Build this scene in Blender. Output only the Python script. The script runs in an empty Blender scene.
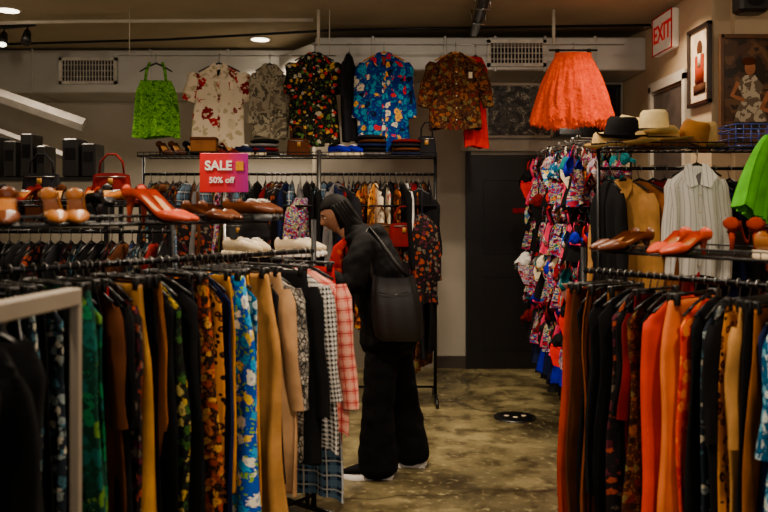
import bpy, math, random
from mathutils import Vector, Matrix
random.seed(11)
SC = bpy.context.scene
def C(r, g, b, k=1.0):
    def l(c):
        c = c/255.0
        return (c/12.92 if c <= 0.04045 else ((c+0.055)/1.055)**2.4)*k
    r, g, b = l(r), l(g), l(b); m = (r+g+b)/3; s = 1.22
    return tuple(min(1.0, max(0.0015, m+(v-m)*s)) for v in (r, g, b))+(1.0,)

# ------------------------------------------------------------------ materials
class NT:
    def __init__(s, name, rough=0.8, metal=0.0, sheen=0.0):
        s.mat = bpy.data.materials.new(name); s.mat.use_nodes = True
        s.n = s.mat.node_tree.nodes; s.l = s.mat.node_tree.links
        s.b = s.n["Principled BSDF"]
        s.b.inputs["Roughness"].default_value = rough
        s.b.inputs["Metallic"].default_value = metal
        if rough >= .6 and metal == 0: s.b.inputs["Specular IOR Level"].default_value = .12
        if sheen: s.b.inputs["Sheen Weight"].default_value = sheen
    def node(s, t, **k):
        n = s.n.new(t)
        for a, v in k.items(): setattr(n, a, v)
        return n
    def put(s, sock, v):
        if isinstance(v, (int, float, tuple, list)): sock.default_value = v
        else: s.l.new(v, sock)
    def math(s, op, a, b=0.0):
        n = s.node("ShaderNodeMath", operation=op)
        s.put(n.inputs[0], a); s.put(n.inputs[1], b)
        return n.outputs[0]
    def mix(s, f, a, b):
        n = s.node("ShaderNodeMix", data_type='RGBA')
        s.put(n.inputs[0], f); s.put(n.inputs[6], a); s.put(n.inputs[7], b)
        return n.outputs[2]
    def ramp(s, f, stops, interp='LINEAR'):
        n = s.node("ShaderNodeValToRGB"); cr = n.color_ramp; cr.interpolation = interp
        while len(cr.elements) < len(stops): cr.elements.new(0.5)
        for e, (p, c) in zip(cr.elements, stops): e.position = p; e.color = c
        s.put(n.inputs[0], f); return n.outputs[0]
    def uv(s): return s.node("ShaderNodeTexCoord").outputs["UV"]
    def obj(s): return s.node("ShaderNodeTexCoord").outputs["Object"]
    def noise(s, vec, scale, detail=3, out="Fac"):
        n = s.node("ShaderNodeTexNoise"); n.inputs["Scale"].default_value = scale
        n.inputs["Detail"].default_value = detail
        if vec is not None: s.l.new(vec, n.inputs["Vector"])
        return n.outputs[out]
    def vor(s, vec, scale, feature='F1'):
        n = s.node("ShaderNodeTexVoronoi", feature=feature); n.inputs["Scale"].default_value = scale
        s.l.new(vec, n.inputs["Vector"]); return n
    def warp(s, vec, scale, amt):
        nz = s.noise(vec, scale, 2, "Color")
        m = s.node("ShaderNodeVectorMath", operation='SCALE'); s.l.new(nz, m.inputs[0]); m.inputs[3].default_value = amt
        a = s.node("ShaderNodeVectorMath", operation='ADD'); s.l.new(vec, a.inputs[0]); s.l.new(m.outputs[0], a.inputs[1])
        return a.outputs[0]
    def col(s, c): s.put(s.b.inputs["Base Color"], c)
    def bump(s, h, strength=0.3, dist=0.01):
        n = s.node("ShaderNodeBump"); n.inputs["Strength"].default_value = strength
        n.inputs["Distance"].default_value = dist
        s.l.new(h, n.inputs["Height"]); s.l.new(n.outputs[0], s.b.inputs["Normal"])
MATS = {}
def reg(t): MATS[t.mat.name] = t.mat; return t.mat
def solid(name, c, rough=0.85, metal=0.0, sheen=0.0, var=0.25, nscale=9, bump=0.0):
    if name in MATS: return MATS[name]
    t = NT(name, rough, metal, sheen)
    f = t.noise(t.obj(), nscale, 3)
    d = tuple(x*(1-var) for x in c[:3])+(1,); e = tuple(min(1, x*(1+var)) for x in c[:3])+(1,)
    t.col(t.ramp(f, [(0.3, d), (0.7, e)]))
    if bump: t.bump(t.noise(t.obj(), 120, 3), bump, 0.003)
    return reg(t)
def floral(name, base, cols, scale=14, r=0.42, leaf=None, rough=0.8, warp=0.05):
    t = NT(name, rough); uv = t.warp(t.uv(), scale*0.7, warp)
    v = t.vor(uv, scale)
    sep = t.node("ShaderNodeSeparateColor"); t.l.new(v.outputs["Color"], sep.inputs[0])
    n = len(cols)
    cc = t.ramp(sep.outputs[0], [(i/n, c) for i, c in enumerate(cols)], 'CONSTANT')
    ed = t.noise(t.uv(), scale*5, 2)
    dist = t.math('ADD', v.outputs["Distance"], t.math('MULTIPLY', t.math('SUBTRACT', ed, .5), .6))
    m = t.math('LESS_THAN', dist, r)
    bc = base
    if leaf is not None:
        v2 = t.vor(t.warp(t.uv(), scale, warp*1.6), scale*2.1)
        m2 = t.math('LESS_THAN', v2.outputs["Distance"], 0.36)
        bc = t.mix(m2, base, leaf)
    c = t.mix(m, bc, cc)
    core = t.math('LESS_THAN', dist, r*0.36)
    c = t.mix(core, c, t.mix(0.65, cc, base))
    t.col(c); return reg(t)
def blotch(name, stops, scale=10, rough=0.8, warp=0.08, det=2):
    t = NT(name, rough); f = t.noise(t.warp(t.uv(), scale*0.6, warp), scale, det)
    t.col(t.ramp(f, stops, 'CONSTANT')); return reg(t)
def leopard(name, base, ring, core, scale=30):
    t = NT(name, 0.8); v = t.vor(t.warp(t.uv(), scale*0.5, 0.02), scale)
    t.col(t.ramp(v.outputs["Distance"], [(0, core), (0.22, ring), (0.42, base)], 'CONSTANT')); return reg(t)
def snake(name, a, b, scale=45):
    t = NT(name, 0.6); v = t.vor(t.uv(), scale, 'DISTANCE_TO_EDGE')
    f = t.noise(t.uv(), 14, 2)
    c = t.mix(t.math('GREATER_THAN', f, 0.5), a, b)
    t.col(t.mix(t.math('LESS_THAN', v.outputs["Distance"], 0.09), c, C(30, 28, 26))); return reg(t)
def band(t, co, s, w, off=0.0):
    return t.math('LESS_THAN', t.math('FRACT', t.math('ADD', t.math('MULTIPLY', co, s), off)), w)
def plaid(name, base, c1, c2, s=14, w=0.45):
    t = NT(name, 0.85); sp = t.node("ShaderNodeSeparateXYZ"); t.l.new(t.uv(), sp.inputs[0])
    u, v = sp.outputs[0], sp.outputs[1]
    c = t.mix(t.math('MULTIPLY', band(t, u, s, w), 0.5), base, c1)
    c = t.mix(t.math('MULTIPLY', band(t, v, s, w), 0.5), c, c1)
    c = t.mix(t.math('MULTIPLY', band(t, u, s, 0.1, 0.3), 0.8), c, c2)
    c = t.mix(t.math('MULTIPLY', band(t, v, s, 0.1, 0.3), 0.8), c, c2)
    t.col(c); return reg(t)
def stripes(name, a, b, s=40, w=0.45, axis=0):
    t = NT(name, 0.8); sp = t.node("ShaderNodeSeparateXYZ"); t.l.new(t.warp(t.uv(), 5, 0.01), sp.inputs[0])
    t.col(t.mix(band(t, sp.outputs[axis], s, w), a, b)); return reg(t)
def hound(name, a, b, s=55):
    t = NT(name, 0.85); sp = t.node("ShaderNodeSeparateXYZ"); t.l.new(t.uv(), sp.inputs[0])
    u, v = sp.outputs[0], sp.outputs[1]
    x = band(t, u, s, 0.5); y = band(t, v, s, 0.5); d = band(t, t.math('ADD', u, v), s*2, 0.5)
    m = t.math('ADD', t.math('MULTIPLY', x, y), t.math('MULTIPLY', t.math('ABSOLUTE', t.math('SUBTRACT', x, y)), d))
    t.col(t.mix(m, a, b)); return reg(t)

BLK = solid("black_cloth", C(10, 10, 12), 0.85)
BLK2 = solid("charcoal_cloth", C(22, 22, 26), 0.85)
BLKP = solid("black_plastic", C(10, 10, 11), 0.4)
STEEL = solid("steel", C(150, 150, 148), 0.3, 1.0, var=0.1)
BSTEEL = solid("black_steel", C(20, 20, 22), 0.35, 0.6)
NAVY = solid("navy_cloth", C(18, 24, 52)); RED = solid("red_cloth", C(176, 20, 16)); MAROON = solid("maroon_cloth", C(90, 18, 22))
TAN = solid("tan_cloth", C(166, 124, 80)); BEIGE = solid("beige_cloth", C(176, 140, 106)); CAMEL = solid("camel_cloth", C(126, 78, 40))
BROWN = solid("brown_cloth", C(70, 40, 24)); RUST = solid("rust_cloth", C(140, 56, 24)); MUST = solid("mustard_cloth", C(190, 132, 34))
OLIVE = solid("olive_cloth", C(68, 66, 34)); CREAM = solid("cream_cloth", C(216, 202, 176)); WHITE = solid("white_cloth", C(222, 220, 214))
GOLD = solid("gold_satin", C(160, 116, 60), 0.35); SILV = solid("silver_satin", C(178, 180, 184), 0.35)
ORED = solid("orange_red_cloth", (.56, .028, .003, 1), 0.75, var=.15); ORNG = solid("orange_satin", (.60, .13, .02, 1), 0.65, var=.15)
LIME = solid("lime_cloth", C(92, 176, 12), 0.6); BLUE = solid("royal_blue_cloth", C(18, 34, 150), 0.6); TEAL = solid("teal_cloth", C(30, 104, 110))
PINK = solid("pink_cloth", C(206, 76, 104)); GREY = solid("grey_cloth", C(100, 98, 98))
GFL = floral("green_floral", C(14, 44, 34), [C(30, 100, 64), C(20, 76, 70), C(80, 110, 50)], 15, .5, C(10, 56, 44))
TFL = floral("teal_print", C(24, 30, 38), [C(120, 130, 130), C(60, 92, 104), C(170, 166, 150)], 30, .42)
BFL = floral("blue_floral", C(26, 76, 160), [C(226, 190, 60), C(230, 226, 206), C(60, 150, 200)], 18, .45, C(120, 160, 60))
RFL = floral("rust_floral", C(26, 16, 12), [C(166, 94, 42), C(130, 58, 28), C(176, 130, 72)], 30, .50, C(96, 52, 24))
YLF = floral("yellow_leaf_print", C(12, 12, 12), [C(156, 130, 40), C(46, 76, 34), C(160, 144, 90)], 22, .40, C(26, 44, 26))
LEO = leopard("leopard_print", C(180, 122, 66), C(24, 14, 10), C(126, 74, 36))
SNK = snake("snake_print", C(160, 154, 144), C(100, 96, 92))
HND = hound("houndstooth", C(10, 10, 11), C(206, 202, 196), 45)
PPL = plaid("pink_plaid", C(196, 112, 100), C(216, 170, 152), C(134, 40, 54), 18)
BPL = plaid("blue_plaid", C(24, 36, 56), C(100, 124, 146), C(190, 190, 186), 14)
STR = stripes("bw_stripe", C(12, 12, 14), C(200, 198, 190), 32, .35)
STRB = stripes("brown_stripe", C(110, 60, 32), C(30, 20, 16), 30, .4)
BWF = floral("blue_white_print", C(36, 84, 120), [C(200, 210, 204), C(110, 160, 180)], 26, .42, C(20, 50, 80))
DPR = floral("dark_print", C(18, 14, 16), [C(130, 60, 40), C(90, 80, 70), C(70, 30, 40)], 28, .42)
OPR = floral("orange_print", C(190, 66, 22), [C(210, 120, 56), C(150, 38, 14)], 20, .42)
WFL = floral("white_red_floral", C(208, 194, 172), [C(150, 14, 20), C(194, 180, 156), C(104, 16, 22), C(204, 192, 170)], 9, .42, C(166, 154, 126), warp=.07)
KFL = floral("black_floral", C(9, 9, 10), [C(180, 56, 38), C(190, 150, 80), C(80, 110, 56), C(180, 170, 150)], 24, .38, C(50, 56, 30), warp=.04)
CFL = floral("blue_tropical", C(14, 50, 116), [C(226, 170, 50), C(194, 56, 32), C(50, 140, 170), C(220, 210, 186), C(12, 20, 44), C(10, 40, 110)], 17, .44, C(40, 120, 150), warp=.07)
PSL = floral("brown_paisley", C(56, 32, 22), [C(130, 78, 44), C(90, 32, 26), C(104, 92, 58), C(30, 18, 14)], 25, .44, C(112, 76, 46), warp=.05)
JKT = blotch("pale_camo", [(0, C(100, 92, 78)), (.42, C(142, 134, 116)), (.56, C(74, 70, 60)), (.66, C(158, 150, 130))], 16)
GRN = blotch("green_lace", [(0, C(46, 84, 12)), (.42, C(88, 142, 22)), (.6, C(124, 172, 42))], 46)
CONF = blotch("multi_print", [(0, C(20, 20, 24)), (.38, C(150, 40, 60)), (.46, C(40, 80, 140)), (.52, C(200, 180, 140)), (.57, C(30, 90, 70)), (.64, C(190, 110, 40))], 34)
PSTL = blotch("pastel_print", [(0, C(150, 100, 100)), (.42, C(190, 180, 166)), (.5, C(100, 120, 150)), (.58, C(180, 80, 90)), (.66, C(30, 30, 34))], 36)
SKIN = NT("skin", 0.55); SKIN.col(C(136, 98, 78)); SKIN.b.inputs["Subsurface Weight"].default_value = 0.05; SKIN = reg(SKIN)

# ------------------------------------------------------------------ mesh builder
def link(o, parent=None):
    SC.collection.objects.link(o)
    if parent is not None:
        o.parent = parent
        o.matrix_parent_inverse = Matrix.Translation(parent.location).inverted()
    return o
def empty(name, loc=(0, 0, 0)):
    e = bpy.data.objects.new(name, None); e.location = loc; e.empty_display_size = 0.1
    SC.collection.objects.link(e); return e
class MB:
    def __init__(s): s.v = []; s.f = []; s.u = []; s.mi = []; s.mats = []
    def m(s, mat):
        if mat not in s.mats: s.mats.append(mat)
        return s.mats.index(mat)
    def raw(s, vs, fs, mat, uvs=None, M=None):
        o = len(s.v); k = s.m(mat)
        for i, p in enumerate(vs):
            p = Vector(p)
            if M is not None: p = M @ p
            s.v.append(p); s.u.append(uvs[i] if uvs else (p.x+p.y*.6, p.z))
        for f in fs: s.f.append([i+o for i in f]); s.mi.append(k)
    def grid(s, fn, nu, nv, mat, M=None):
        vs = []; us = []
        for j in range(nv+1):
            for i in range(nu+1):
                p, uv = fn(i, j); vs.append(p); us.append(uv)
        fs = [[j*(nu+1)+i, j*(nu+1)+i+1, (j+1)*(nu+1)+i+1, (j+1)*(nu+1)+i] for j in range(nv) for i in range(nu)]
        s.raw(vs, fs, mat, us, M)
    def box(s, c, sz, mat, rz=0, M=None, bev=0):
        x, y, z = [a/2 for a in sz]; T = Matrix.Translation(c) @ Matrix.Rotation(rz, 4, 'Z')
        if M is not None: T = M @ T
        b = min(bev, x*.9, y*.9, z*.9)
        if b <= 0:
            vs = [(-x, -y, -z), (x, -y, -z), (x, y, -z), (-x, y, -z), (-x, -y, z), (x, -y, z), (x, y, z), (-x, y, z)]
            fs = [(0, 3, 2, 1), (4, 5, 6, 7), (0, 1, 5, 4), (1, 2, 6, 5), (2, 3, 7, 6), (3, 0, 4, 7)]
            s.raw(vs, fs, mat, None, T)
        else:
            def ring(ix, iy, zz): return [(-ix, -iy+b, zz), (-ix+b, -iy, zz), (ix-b, -iy, zz), (ix, -iy+b, zz), (ix, iy-b, zz), (ix-b, iy, zz), (-ix+b, iy, zz), (-ix, iy-b, zz)]
            vs = ring(x-b, y-b, -z)+ring(x, y, -z+b)+ring(x, y, z-b)+ring(x-b, y-b, z)
            fs = [list(range(7, -1, -1)), list(range(24, 32))]
            for r in range(3):
                for i in range(8): fs.append([r*8+i, r*8+(i+1) % 8, (r+1)*8+(i+1) % 8, (r+1)*8+i])
            s.raw(vs, fs, mat, None, T)
    def tube(s, pts, rad, mat, n=8, M=None, ref=None, cap=True):
        pts = [Vector(p) for p in pts]; k = len(pts)
        if not isinstance(rad, (list, tuple)): rad = [rad]*k
        vs = []; prevS = None; us = []; L = 0
        for i, p in enumerate(pts):
            t = (pts[min(i+1, k-1)]-pts[max(i-1, 0)]).normalized()
            if i: L += (p-pts[i-1]).length
            if ref is not None: S = Vector(ref)
            elif prevS is not None: S = prevS
            else: S = Vector((0, 0, 1)) if abs(t.z) < .8 else Vector((1, 0, 0))
            S = (S-t*S.dot(t)).normalized(); prevS = S; N = t.cross(S)
            r = rad[i]; ra, rb = (r if isinstance(r, (tuple, list)) else (r, r))
            for q in range(n):
                a = 2*math.pi*q/n; vs.append(p+S*ra*math.cos(a)+N*rb*math.sin(a)); us.append((q/n*3*(ra+rb), L))
        fs = [[i*n+q, i*n+(q+1) % n, (i+1)*n+(q+1) % n, (i+1)*n+q] for i in range(k-1) for q in range(n)]
        if cap: fs.append(list(range(n-1, -1, -1))); fs.append(list(range((k-1)*n, k*n)))
        s.raw(vs, fs, mat, us, M)
    def ell(s, c, r, mat, nu=16, nv=10, M=None, lo=-.5, hi=.5):
        def fn(i, j):
            a = 2*math.pi*i/nu; b = math.pi*(lo+(hi-lo)*j/nv)
            return (c[0]+r[0]*math.cos(b)*math.cos(a), c[1]+r[1]*math.cos(b)*math.sin(a), c[2]+r[2]*math.sin(b)), (a*.1, b*.1)
        s.grid(fn, nu, nv, mat, M)
    def mesh(s, name, smooth=True, merge=False):
        me = bpy.data.meshes.new(name); me.from_pydata([tuple(p) for p in s.v], [], s.f)
        for m in s.mats: me.materials.append(m)
        me.polygons.foreach_set("material_index", s.mi)
        if smooth: me.polygons.foreach_set("use_smooth", [True]*len(me.polygons))
        uvl = me.uv_layers.new(name="UVMap")
        lv = [0]*len(me.loops); me.loops.foreach_get("vertex_index", lv)
        flat = []
        for i in lv: flat += [s.u[i][0], s.u[i][1]]
        uvl.data.foreach_set("uv", flat)
        if merge:
            import bmesh
            bm = bmesh.new(); bm.from_mesh(me); bmesh.ops.remove_doubles(bm, verts=bm.verts, dist=1e-4)
            bmesh.ops.recalc_face_normals(bm, faces=bm.faces); bm.to_mesh(me); bm.free()
        me.update(); return me
    def make(s, name, parent=None, smooth=True, loc=None, rz=0, merge=False):
        o = bpy.data.objects.new(name, s.mesh(name, smooth, merge))
        if loc is not None: o.location = loc
        o.rotation_euler = (0, 0, rz)
        return link(o, parent)
def sbox(name, c, sz, mat, parent=None, bev=0, rz=0):
    mb = MB(); mb.box((0, 0, 0), sz, mat, bev=bev); return mb.make(name, parent, False, c, rz)

# ------------------------------------------------------------------ garments
def sp(v, p): return math.copysign(abs(v)**p, v)
def hanger(mb, mat, hookm, axis='x', half=.19, zt=-.062, hz=0.0, drop=.07):
    mb.tube([(-half, 0, zt-drop), (-half*.5, 0, zt-drop*.42), (0, 0, zt), (half*.5, 0, zt-drop*.42), (half, 0, zt-drop)], [.006, .008, .009, .008, .006], mat, 6)
    r = .018; pts = [(0, 0, zt)]
    for k in range(7):
        a2 = math.pi*1.3*k/6
        off = -r*math.cos(a2); z = hz+r*math.sin(a2)
        pts.append((off, 0, z) if axis == 'x' else (0, off, z))
    mb.tube(pts, .0028, hookm, 5)
def garment(name, loc, yaw, mat, W=.21, L=.95, T=.025, sleeve=.0, flare=.12, style='shirt', seed=0, parent=None,
            sl_ang=.1, nf=3, amp=.012, collar=False, hook='x', hmat=None, neck=.05, inner=None, tag=False, hookz=0.0, nu=32, tilt=0, sl_r=.055, rip=.3):
    rr = random.Random(seed*7+3); p1, p2, p3 = [rr.uniform(0, 6.28) for _ in range(3)]; kf = rr.choice([6, 7, 8, 9])
    mb = MB(); z0 = -.075
    ds = [0, .01, .025, .045, .07, .1, .13]+[.13+(L-.13)*k/12 for k in range(1, 13)]
    if style == 'skirt': ds = [0, .006, .02, .04]+[.04+(L-.04)*k/13 for k in range(1, 14)]
    def wt(d):
        if style == 'skirt':
            q = d/L; return W*(.80+.2*min(1, q*4))*(1+flare*q)*(1 if d > .004 else .98), T*(.6+.4*q)
        if style == 'strap':
            if d < .13: return W*(.78), T*.5
            q = (d-.13)/(L-.13); return W*(.8+.2*min(1, q*5)+flare*q), T*(.6+.6*q)
        if d < .1:
            w = neck+(W-neck)*(d/.1)**.8
        else:
            q = (d-.1)/(L-.1); w = W*(1-.06*math.sin(min(1, q*2)*math.pi)+flare*q)
        return w, T*(.4+.6*min(1, d/.13))
    def surf(ang, d):
        w, th = wt(d); q = d/L
        c, s = math.cos(ang), math.sin(ang)
        x = w*sp(c, .85); rp = 1+rip*q*math.sin(kf*ang+p1+q*1.5)
        y = th*sp(s, .7)*rp
        y += amp*(.3+q)*math.sin(nf*math.pi*x/W+p2+1.3*q)*min(1, d/.1)+amp*.6*math.sin(7*d+p3)
        x += .008*math.sin(8*d+p1)*min(1, d/.15)+.012*q*math.sin(5*ang+p3)
        return x, y
    arc = [0]; pv = None
    for i in range(nu+1):
        a = math.pi/2+2*math.pi*i/nu; p = Vector((W*sp(math.cos(a), .85), T*sp(math.sin(a), .7)))
        if pv is not None: arc.append(arc[-1]+(p-pv).length)
        pv = p
    su, svv = rr.uniform(0, 5), rr.uniform(0, 5)
    dd = ds if style != 'strap' else [x for x in ds if x >= .13]
    def fb(i, j):
        a = math.pi/2+2*math.pi*i/nu; d = dd[j]; x, y = surf(a, d); z = z0-d
        if j == len(dd)-1: z += .012*math.sin(3*a+p2)
        if style != 'strap' and j == 0: y *= .5
        return (x, y, z), (arc[i]+su, svv-d)
    mb.grid(fb, nu, len(dd)-1, mat)
    if style == 'strap':
        for sx in (-1, 1):
            mb.tube([(sx*.05, 0, z0+.02), (sx*.075, -T*.3, z0-.05), (sx*W*.55, -T*.4, z0-.14)], [(.012, .004)]*3, mat, 6)
    if sleeve > 0:
        for sx in (-1, 1):
            ns = 9; st = Vector((sx*(W-.03), 0, z0-.075)); dr = Vector((sx*math.sin(sl_ang), 0, -math.cos(sl_ang)))
            sd = Vector((math.cos(sl_ang), 0, sx*math.sin(sl_ang)))
            ph = rr.uniform(0, 6)
            def fs(i, j):
                a = 2*math.pi*i/12; t = j/ns; ra = sl_r*(1.05-.3*t); rb = max(T*.85, .022)*(1.05-.2*t)
                if j == 0: ra *= .6; rb *= .6
                rk = 1+.12*math.sin(9*t+2*a+ph)
                b = .015*math.sin(3*t+ph)*t
                p = st+dr*(sleeve*t)+sd*ra*rk*math.cos(a)+Vector((0, rb*rk*math.sin(a)+b, 0))
                return tuple(p), (a/6.28*.3+su+sx, svv-sleeve*t)
            mb.grid(fs, 12, ns, mat)
    if collar:
        yf = -T-.012
        for sx in (-1, 1):
            vs = [(sx*.006, yf*.9, z0-.105), (sx*.03, -.006, z0+.018), (sx*.062, .0, z0+.006), (sx*.095, yf-.002, z0-.06), (sx*.055, yf-.012, z0-.125)]
            mb.raw(vs, [[0, 1, 2, 3, 4]], mat, [(v[0]+su, v[2]+svv) for v in vs])
        mb.raw([(-.028, .002, z0+.012), (.028, .002, z0+.012), (.006, yf*.8, z0-.10), (-.006, yf*.8, z0-.10)], [[0, 1, 2, 3]], inner or BLK2)
        mb.raw([(-.014, -.008, z0+.0), (.014, -.008, z0+.0), (.014, -.012, z0-.022), (-.014, -.012, z0-.022)], [[0, 1, 2, 3]], WHITE)
        def fy(x, d):
            best = min((abs(surf(a, d)[0]-x), surf(a, d)[1]) for a in [math.pi*(1+k/40) for k in range(41)]); return best[1]
        rows = [.11+(L-.13)*k/10 for k in range(11)]
        def fp(i, j):
            d = rows[j]; x = -.014+.028*i; return (x, fy(0, d)-.006, z0-d), (x+su+2, svv-d)
        mb.grid(fp, 1, 10, mat)
        for k in range(1, 10, 2):
            mb.ell((0, fy(0, rows[k])-.008, z0-rows[k]), (.006, .003, .006), CREAM, 6, 4)
    if tag:
        mb.raw([(W*.5, -T-.02, z0-.16), (W*.5+.03, -T-.02, z0-.16), (W*.5+.03, -T-.022, z0-.21), (W*.5, -T-.022, z0-.21)], [[0, 1, 2, 3]], CREAM)
    if style == 'skirt':
        hh = W*.82
        mb.tube([(-hh, 0, -.055), (hh, 0, -.055)], .007, hmat or BLKP, 6)
        for sx in (-1, 1): mb.box((sx*hh*.85, 0, -.072), (.028, T+.012, .05), hmat or BLKP, bev=.003)
        r = .018; mb.tube([(0, 0, -.055)]+[((-r*math.cos(math.pi*1.3*k/6)), 0, hookz+r*math.sin(math.pi*1.3*k/6)) for k in range(7)], .0028, STEEL, 5)
    else:
        hanger(mb, hmat or BLKP, STEEL, hook, half=min(.19, W*.85), hz=hookz)
    o = mb.make(name, parent, True, loc, yaw)
    if tilt: o.rotation_euler = (0, tilt, yaw)
    return o

def rack_frame(mb, A, B, z, mat, shelf=None, st=(0, 1), half=.17, r=.012, wire=.05, foot=.24, posts=True):
    A = Vector((A[0], A[1], 0)); B = Vector((B[0], B[1], 0)); d = (B-A); Ln = d.length; d.normalize(); p = Vector((-d.y, d.x, 0))
    up = Vector((0, 0, 1))
    mb.tube([A+up*z, B+up*z], r, mat, 8)
    if posts:
        for E in (A, B):
            top = (shelf or z)
            mb.tube([E+up*.06, E+up*top], r*1.2, mat, 8)
            mb.tube([E-p*foot+up*.05, E+p*foot+up*.05], r*1.2, mat, 8)
            for sg in (-1, 1):
                c = E+p*foot*sg*.95
                mb.tube([c+up*.03-d*.012, c+up*.03+d*.012], .03, BLKP, 10)
        mb.tube([A+up*.12, B+up*.12], r*.8, mat, 8)
    if shelf:
        a = A+d*Ln*st[0]; b = A+d*Ln*st[1]
        for sg in (-1, 1):
            mb.tube([a+p*half*sg+up*shelf, b+p*half*sg+up*shelf], .007, mat, 6)
            mb.tube([a+p*half*sg+up*(shelf+.03), b+p*half*sg+up*(shelf+.03)], .004, mat, 6)
        n = int((b-a).length/wire)
        for i in range(n+1):
            c = a+(b-a)*i/n
            mb.tube([c-p*half+up*(shelf+.03), c-p*half+up*shelf, c+p*half+up*shelf, c+p*half+up*(shelf+.03)], .0028, mat, 4)
        for E in (a, b):
            mb.tube([E-p*half+up*shelf, E+p*half+up*shelf], .007, mat, 6)
    return d, p, Ln

# ------------------------------------------------------------------ shoes, hats, bags
def shoe(name, loc, yaw, mat, kind='pump', size=.25, parent=None, inner=TAN, lift=.075, sole=BLKP):
    mb = MB(); ns = 16; na = 12
    lf = lift if kind == 'pump' else .0
    base = .006 if kind == 'pump' else .028
    def prof(s):
        l = lf*(lambda t: t*t*(3-2*t))(max(0, min(1, (s-.3)/.55)))+base
        hw = .012+.03*math.sin(min(1, s/.33)*math.pi/2) if s < .33 else .042-.012*math.sin((s-.33)/.45*math.pi/1.6)*(1 if s < .9 else .9)
        if s > .94: hw *= .8
        if kind == 'pump': h = .02+.03*min(1, s/.3) if s < .3 else .05-.012*math.sin((s-.3)/.5*math.pi) if s < .8 else .055
        else: h = .03+.035*min(1, s/.4) if s < .4 else .065+.015*(s-.4)
        op = 0 if s < .28 else min(1, (s-.28)/.12)*math.radians(72)
        if kind == 'sneaker': op = 0 if s < .45 else min(1, (s-.45)/.1)*math.radians(60)
        return l, hw, h, op
    def fn(i, j):
        s = j/ns; l, hw, h, op = prof(s); a = math.pi/2+op+(2*math.pi-2*op)*i/na
        return (hw*math.cos(a), -size*(1-s), l+h/2+h/2*sp(math.sin(a), .8)), (i*.02, s*.25)
    mb.grid(fn, na, ns, mat)
    def fi(i, j):
        s = .25+.73*j/8; l, hw, h, op = prof(s); return ((i-1)*hw*.85, -size*(1-s), l+.012), (i*.02, s*.2)
    mb.grid(fi, 2, 8, inner)
    l, hw, h, op = prof(1.0); mb.ell((0, -.004, l+h/2), (hw, .008, h/2), mat, 10, 6)
    l, hw, h, op = prof(0.0); mb.ell((0, -size, l+h/2), (hw, .01, h/2), mat, 10, 6)
    if kind == 'pump':
        l = prof(.97)[0]
        mb.tube([(0, -.022, l+.004), (0, -.018, l*.55), (0, -.014, .0)], [(.02, .02), (.011, .011), (.007, .007)], mat, 8)
        def fs2(i, j):
            s = j/10; l, hw, h, op = prof(s); return ((i-1)*hw*.95, -size*(1-s), max(0.0005, l-.005)), (0, 0)
        mb.grid(fs2, 2, 10, sole)
    else:
        def fs3(i, j):
            s = j/10; l, hw, h, op = prof(s); zz = [0, .03][0 if i in (0, 3) else 1]
            x = [-1, -1, 1, 1][i]*(hw*1.12); return (x, -size*1.02*(1-s)+.003, zz), (0, 0)
        mb.grid(fs3, 3, 10, sole)
        for s in (0.0, 1.0):
            hw = prof(s)[1]*1.12; yy = -size*1.02*(1-s)+.003
            mb.ell((0, yy, .015), (hw, .012, .015), sole, 10, 6)
        for k in range(4):
            s = .3+.06*k; l, hw, h, op = prof(s); mb.tube([(-.02, -size*(1-s), l+h), (.02, -size*(1-s)+.004, l+h+.002)], .0025, WHITE, 5)
    return mb.make(name, parent, True, loc, yaw)
def hat(name, loc, yaw, mat, bandm, crown=.085, h=.11, brim=.14, parent=None, curl=.02, tiltx=0, dent=True):
    mb = MB(); prof = [(brim, curl*.9), (brim*.97, curl*.4), (brim*.85, .004), (crown*1.08, .0), (crown*1.03, .012), (crown*.99, h*.45), (crown*.9, h*.85), (crown*.74, h), (crown*.4, h*.97), (.002, h*.9)]
    n = 28
    def fn(i, j):
        a = 2*math.pi*i/n; r, z = prof[j]
        if j <= 2: z += curl*abs(math.sin(a))**3*.9
        if dent and j >= 7: z -= .014*(1-abs(math.sin(a)))*(j-6)/2
        return (r*math.cos(a)*.9, r*math.sin(a)*1.1, z), (a*.1, z)
    mb.grid(fn, n, len(prof)-1, mat)
    def fb(i, j):
        a = 2*math.pi*i/n; r = crown*1.045; return (r*math.cos(a)*.9, r*math.sin(a)*1.1, .008+.024*j), (a*.1, j)
    mb.grid(fb, n, 1, bandm)
    o = mb.make(name, parent, True, loc, yaw); o.rotation_euler = (tiltx, 0, yaw); return o
def handbag(name, loc, yaw, mat, w=.28, h=.2, d=.1, parent=None, seed=0):
    mb = MB()
    def fn(i, j):
        a = 2*math.pi*i/28; q = j/10; ww = w/2*(1-.12*q); dd_ = d/2*(1-.55*q)
        if j == 0: ww *= .93; dd_ *= .9
        return (ww*sp(math.cos(a), .5), dd_*sp(math.sin(a), .7)+.004*math.sin(7*a+seed), h*q-.008*math.cos(2*a)*q), (a, q)
    mb.grid(fn, 28, 10, mat)
    mb.tube([(-w*.3, 0, h*.95), (-w*.27, 0, h*1.45), (-w*.1, 0, h*1.75), (w*.1, 0, h*1.75), (w*.27, 0, h*1.45), (w*.3, 0, h*.95)], .007, mat, 6)
    mb.tube([(-w*.36, -d*.28, h*.9), (w*.36, -d*.28, h*.9)], .004, STEEL, 5); mb.box((0, -d*.36, h*.72), (.03, .012, .04), GOLD, bev=.003)
    return mb.make(name, parent, True, loc, yaw)

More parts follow.
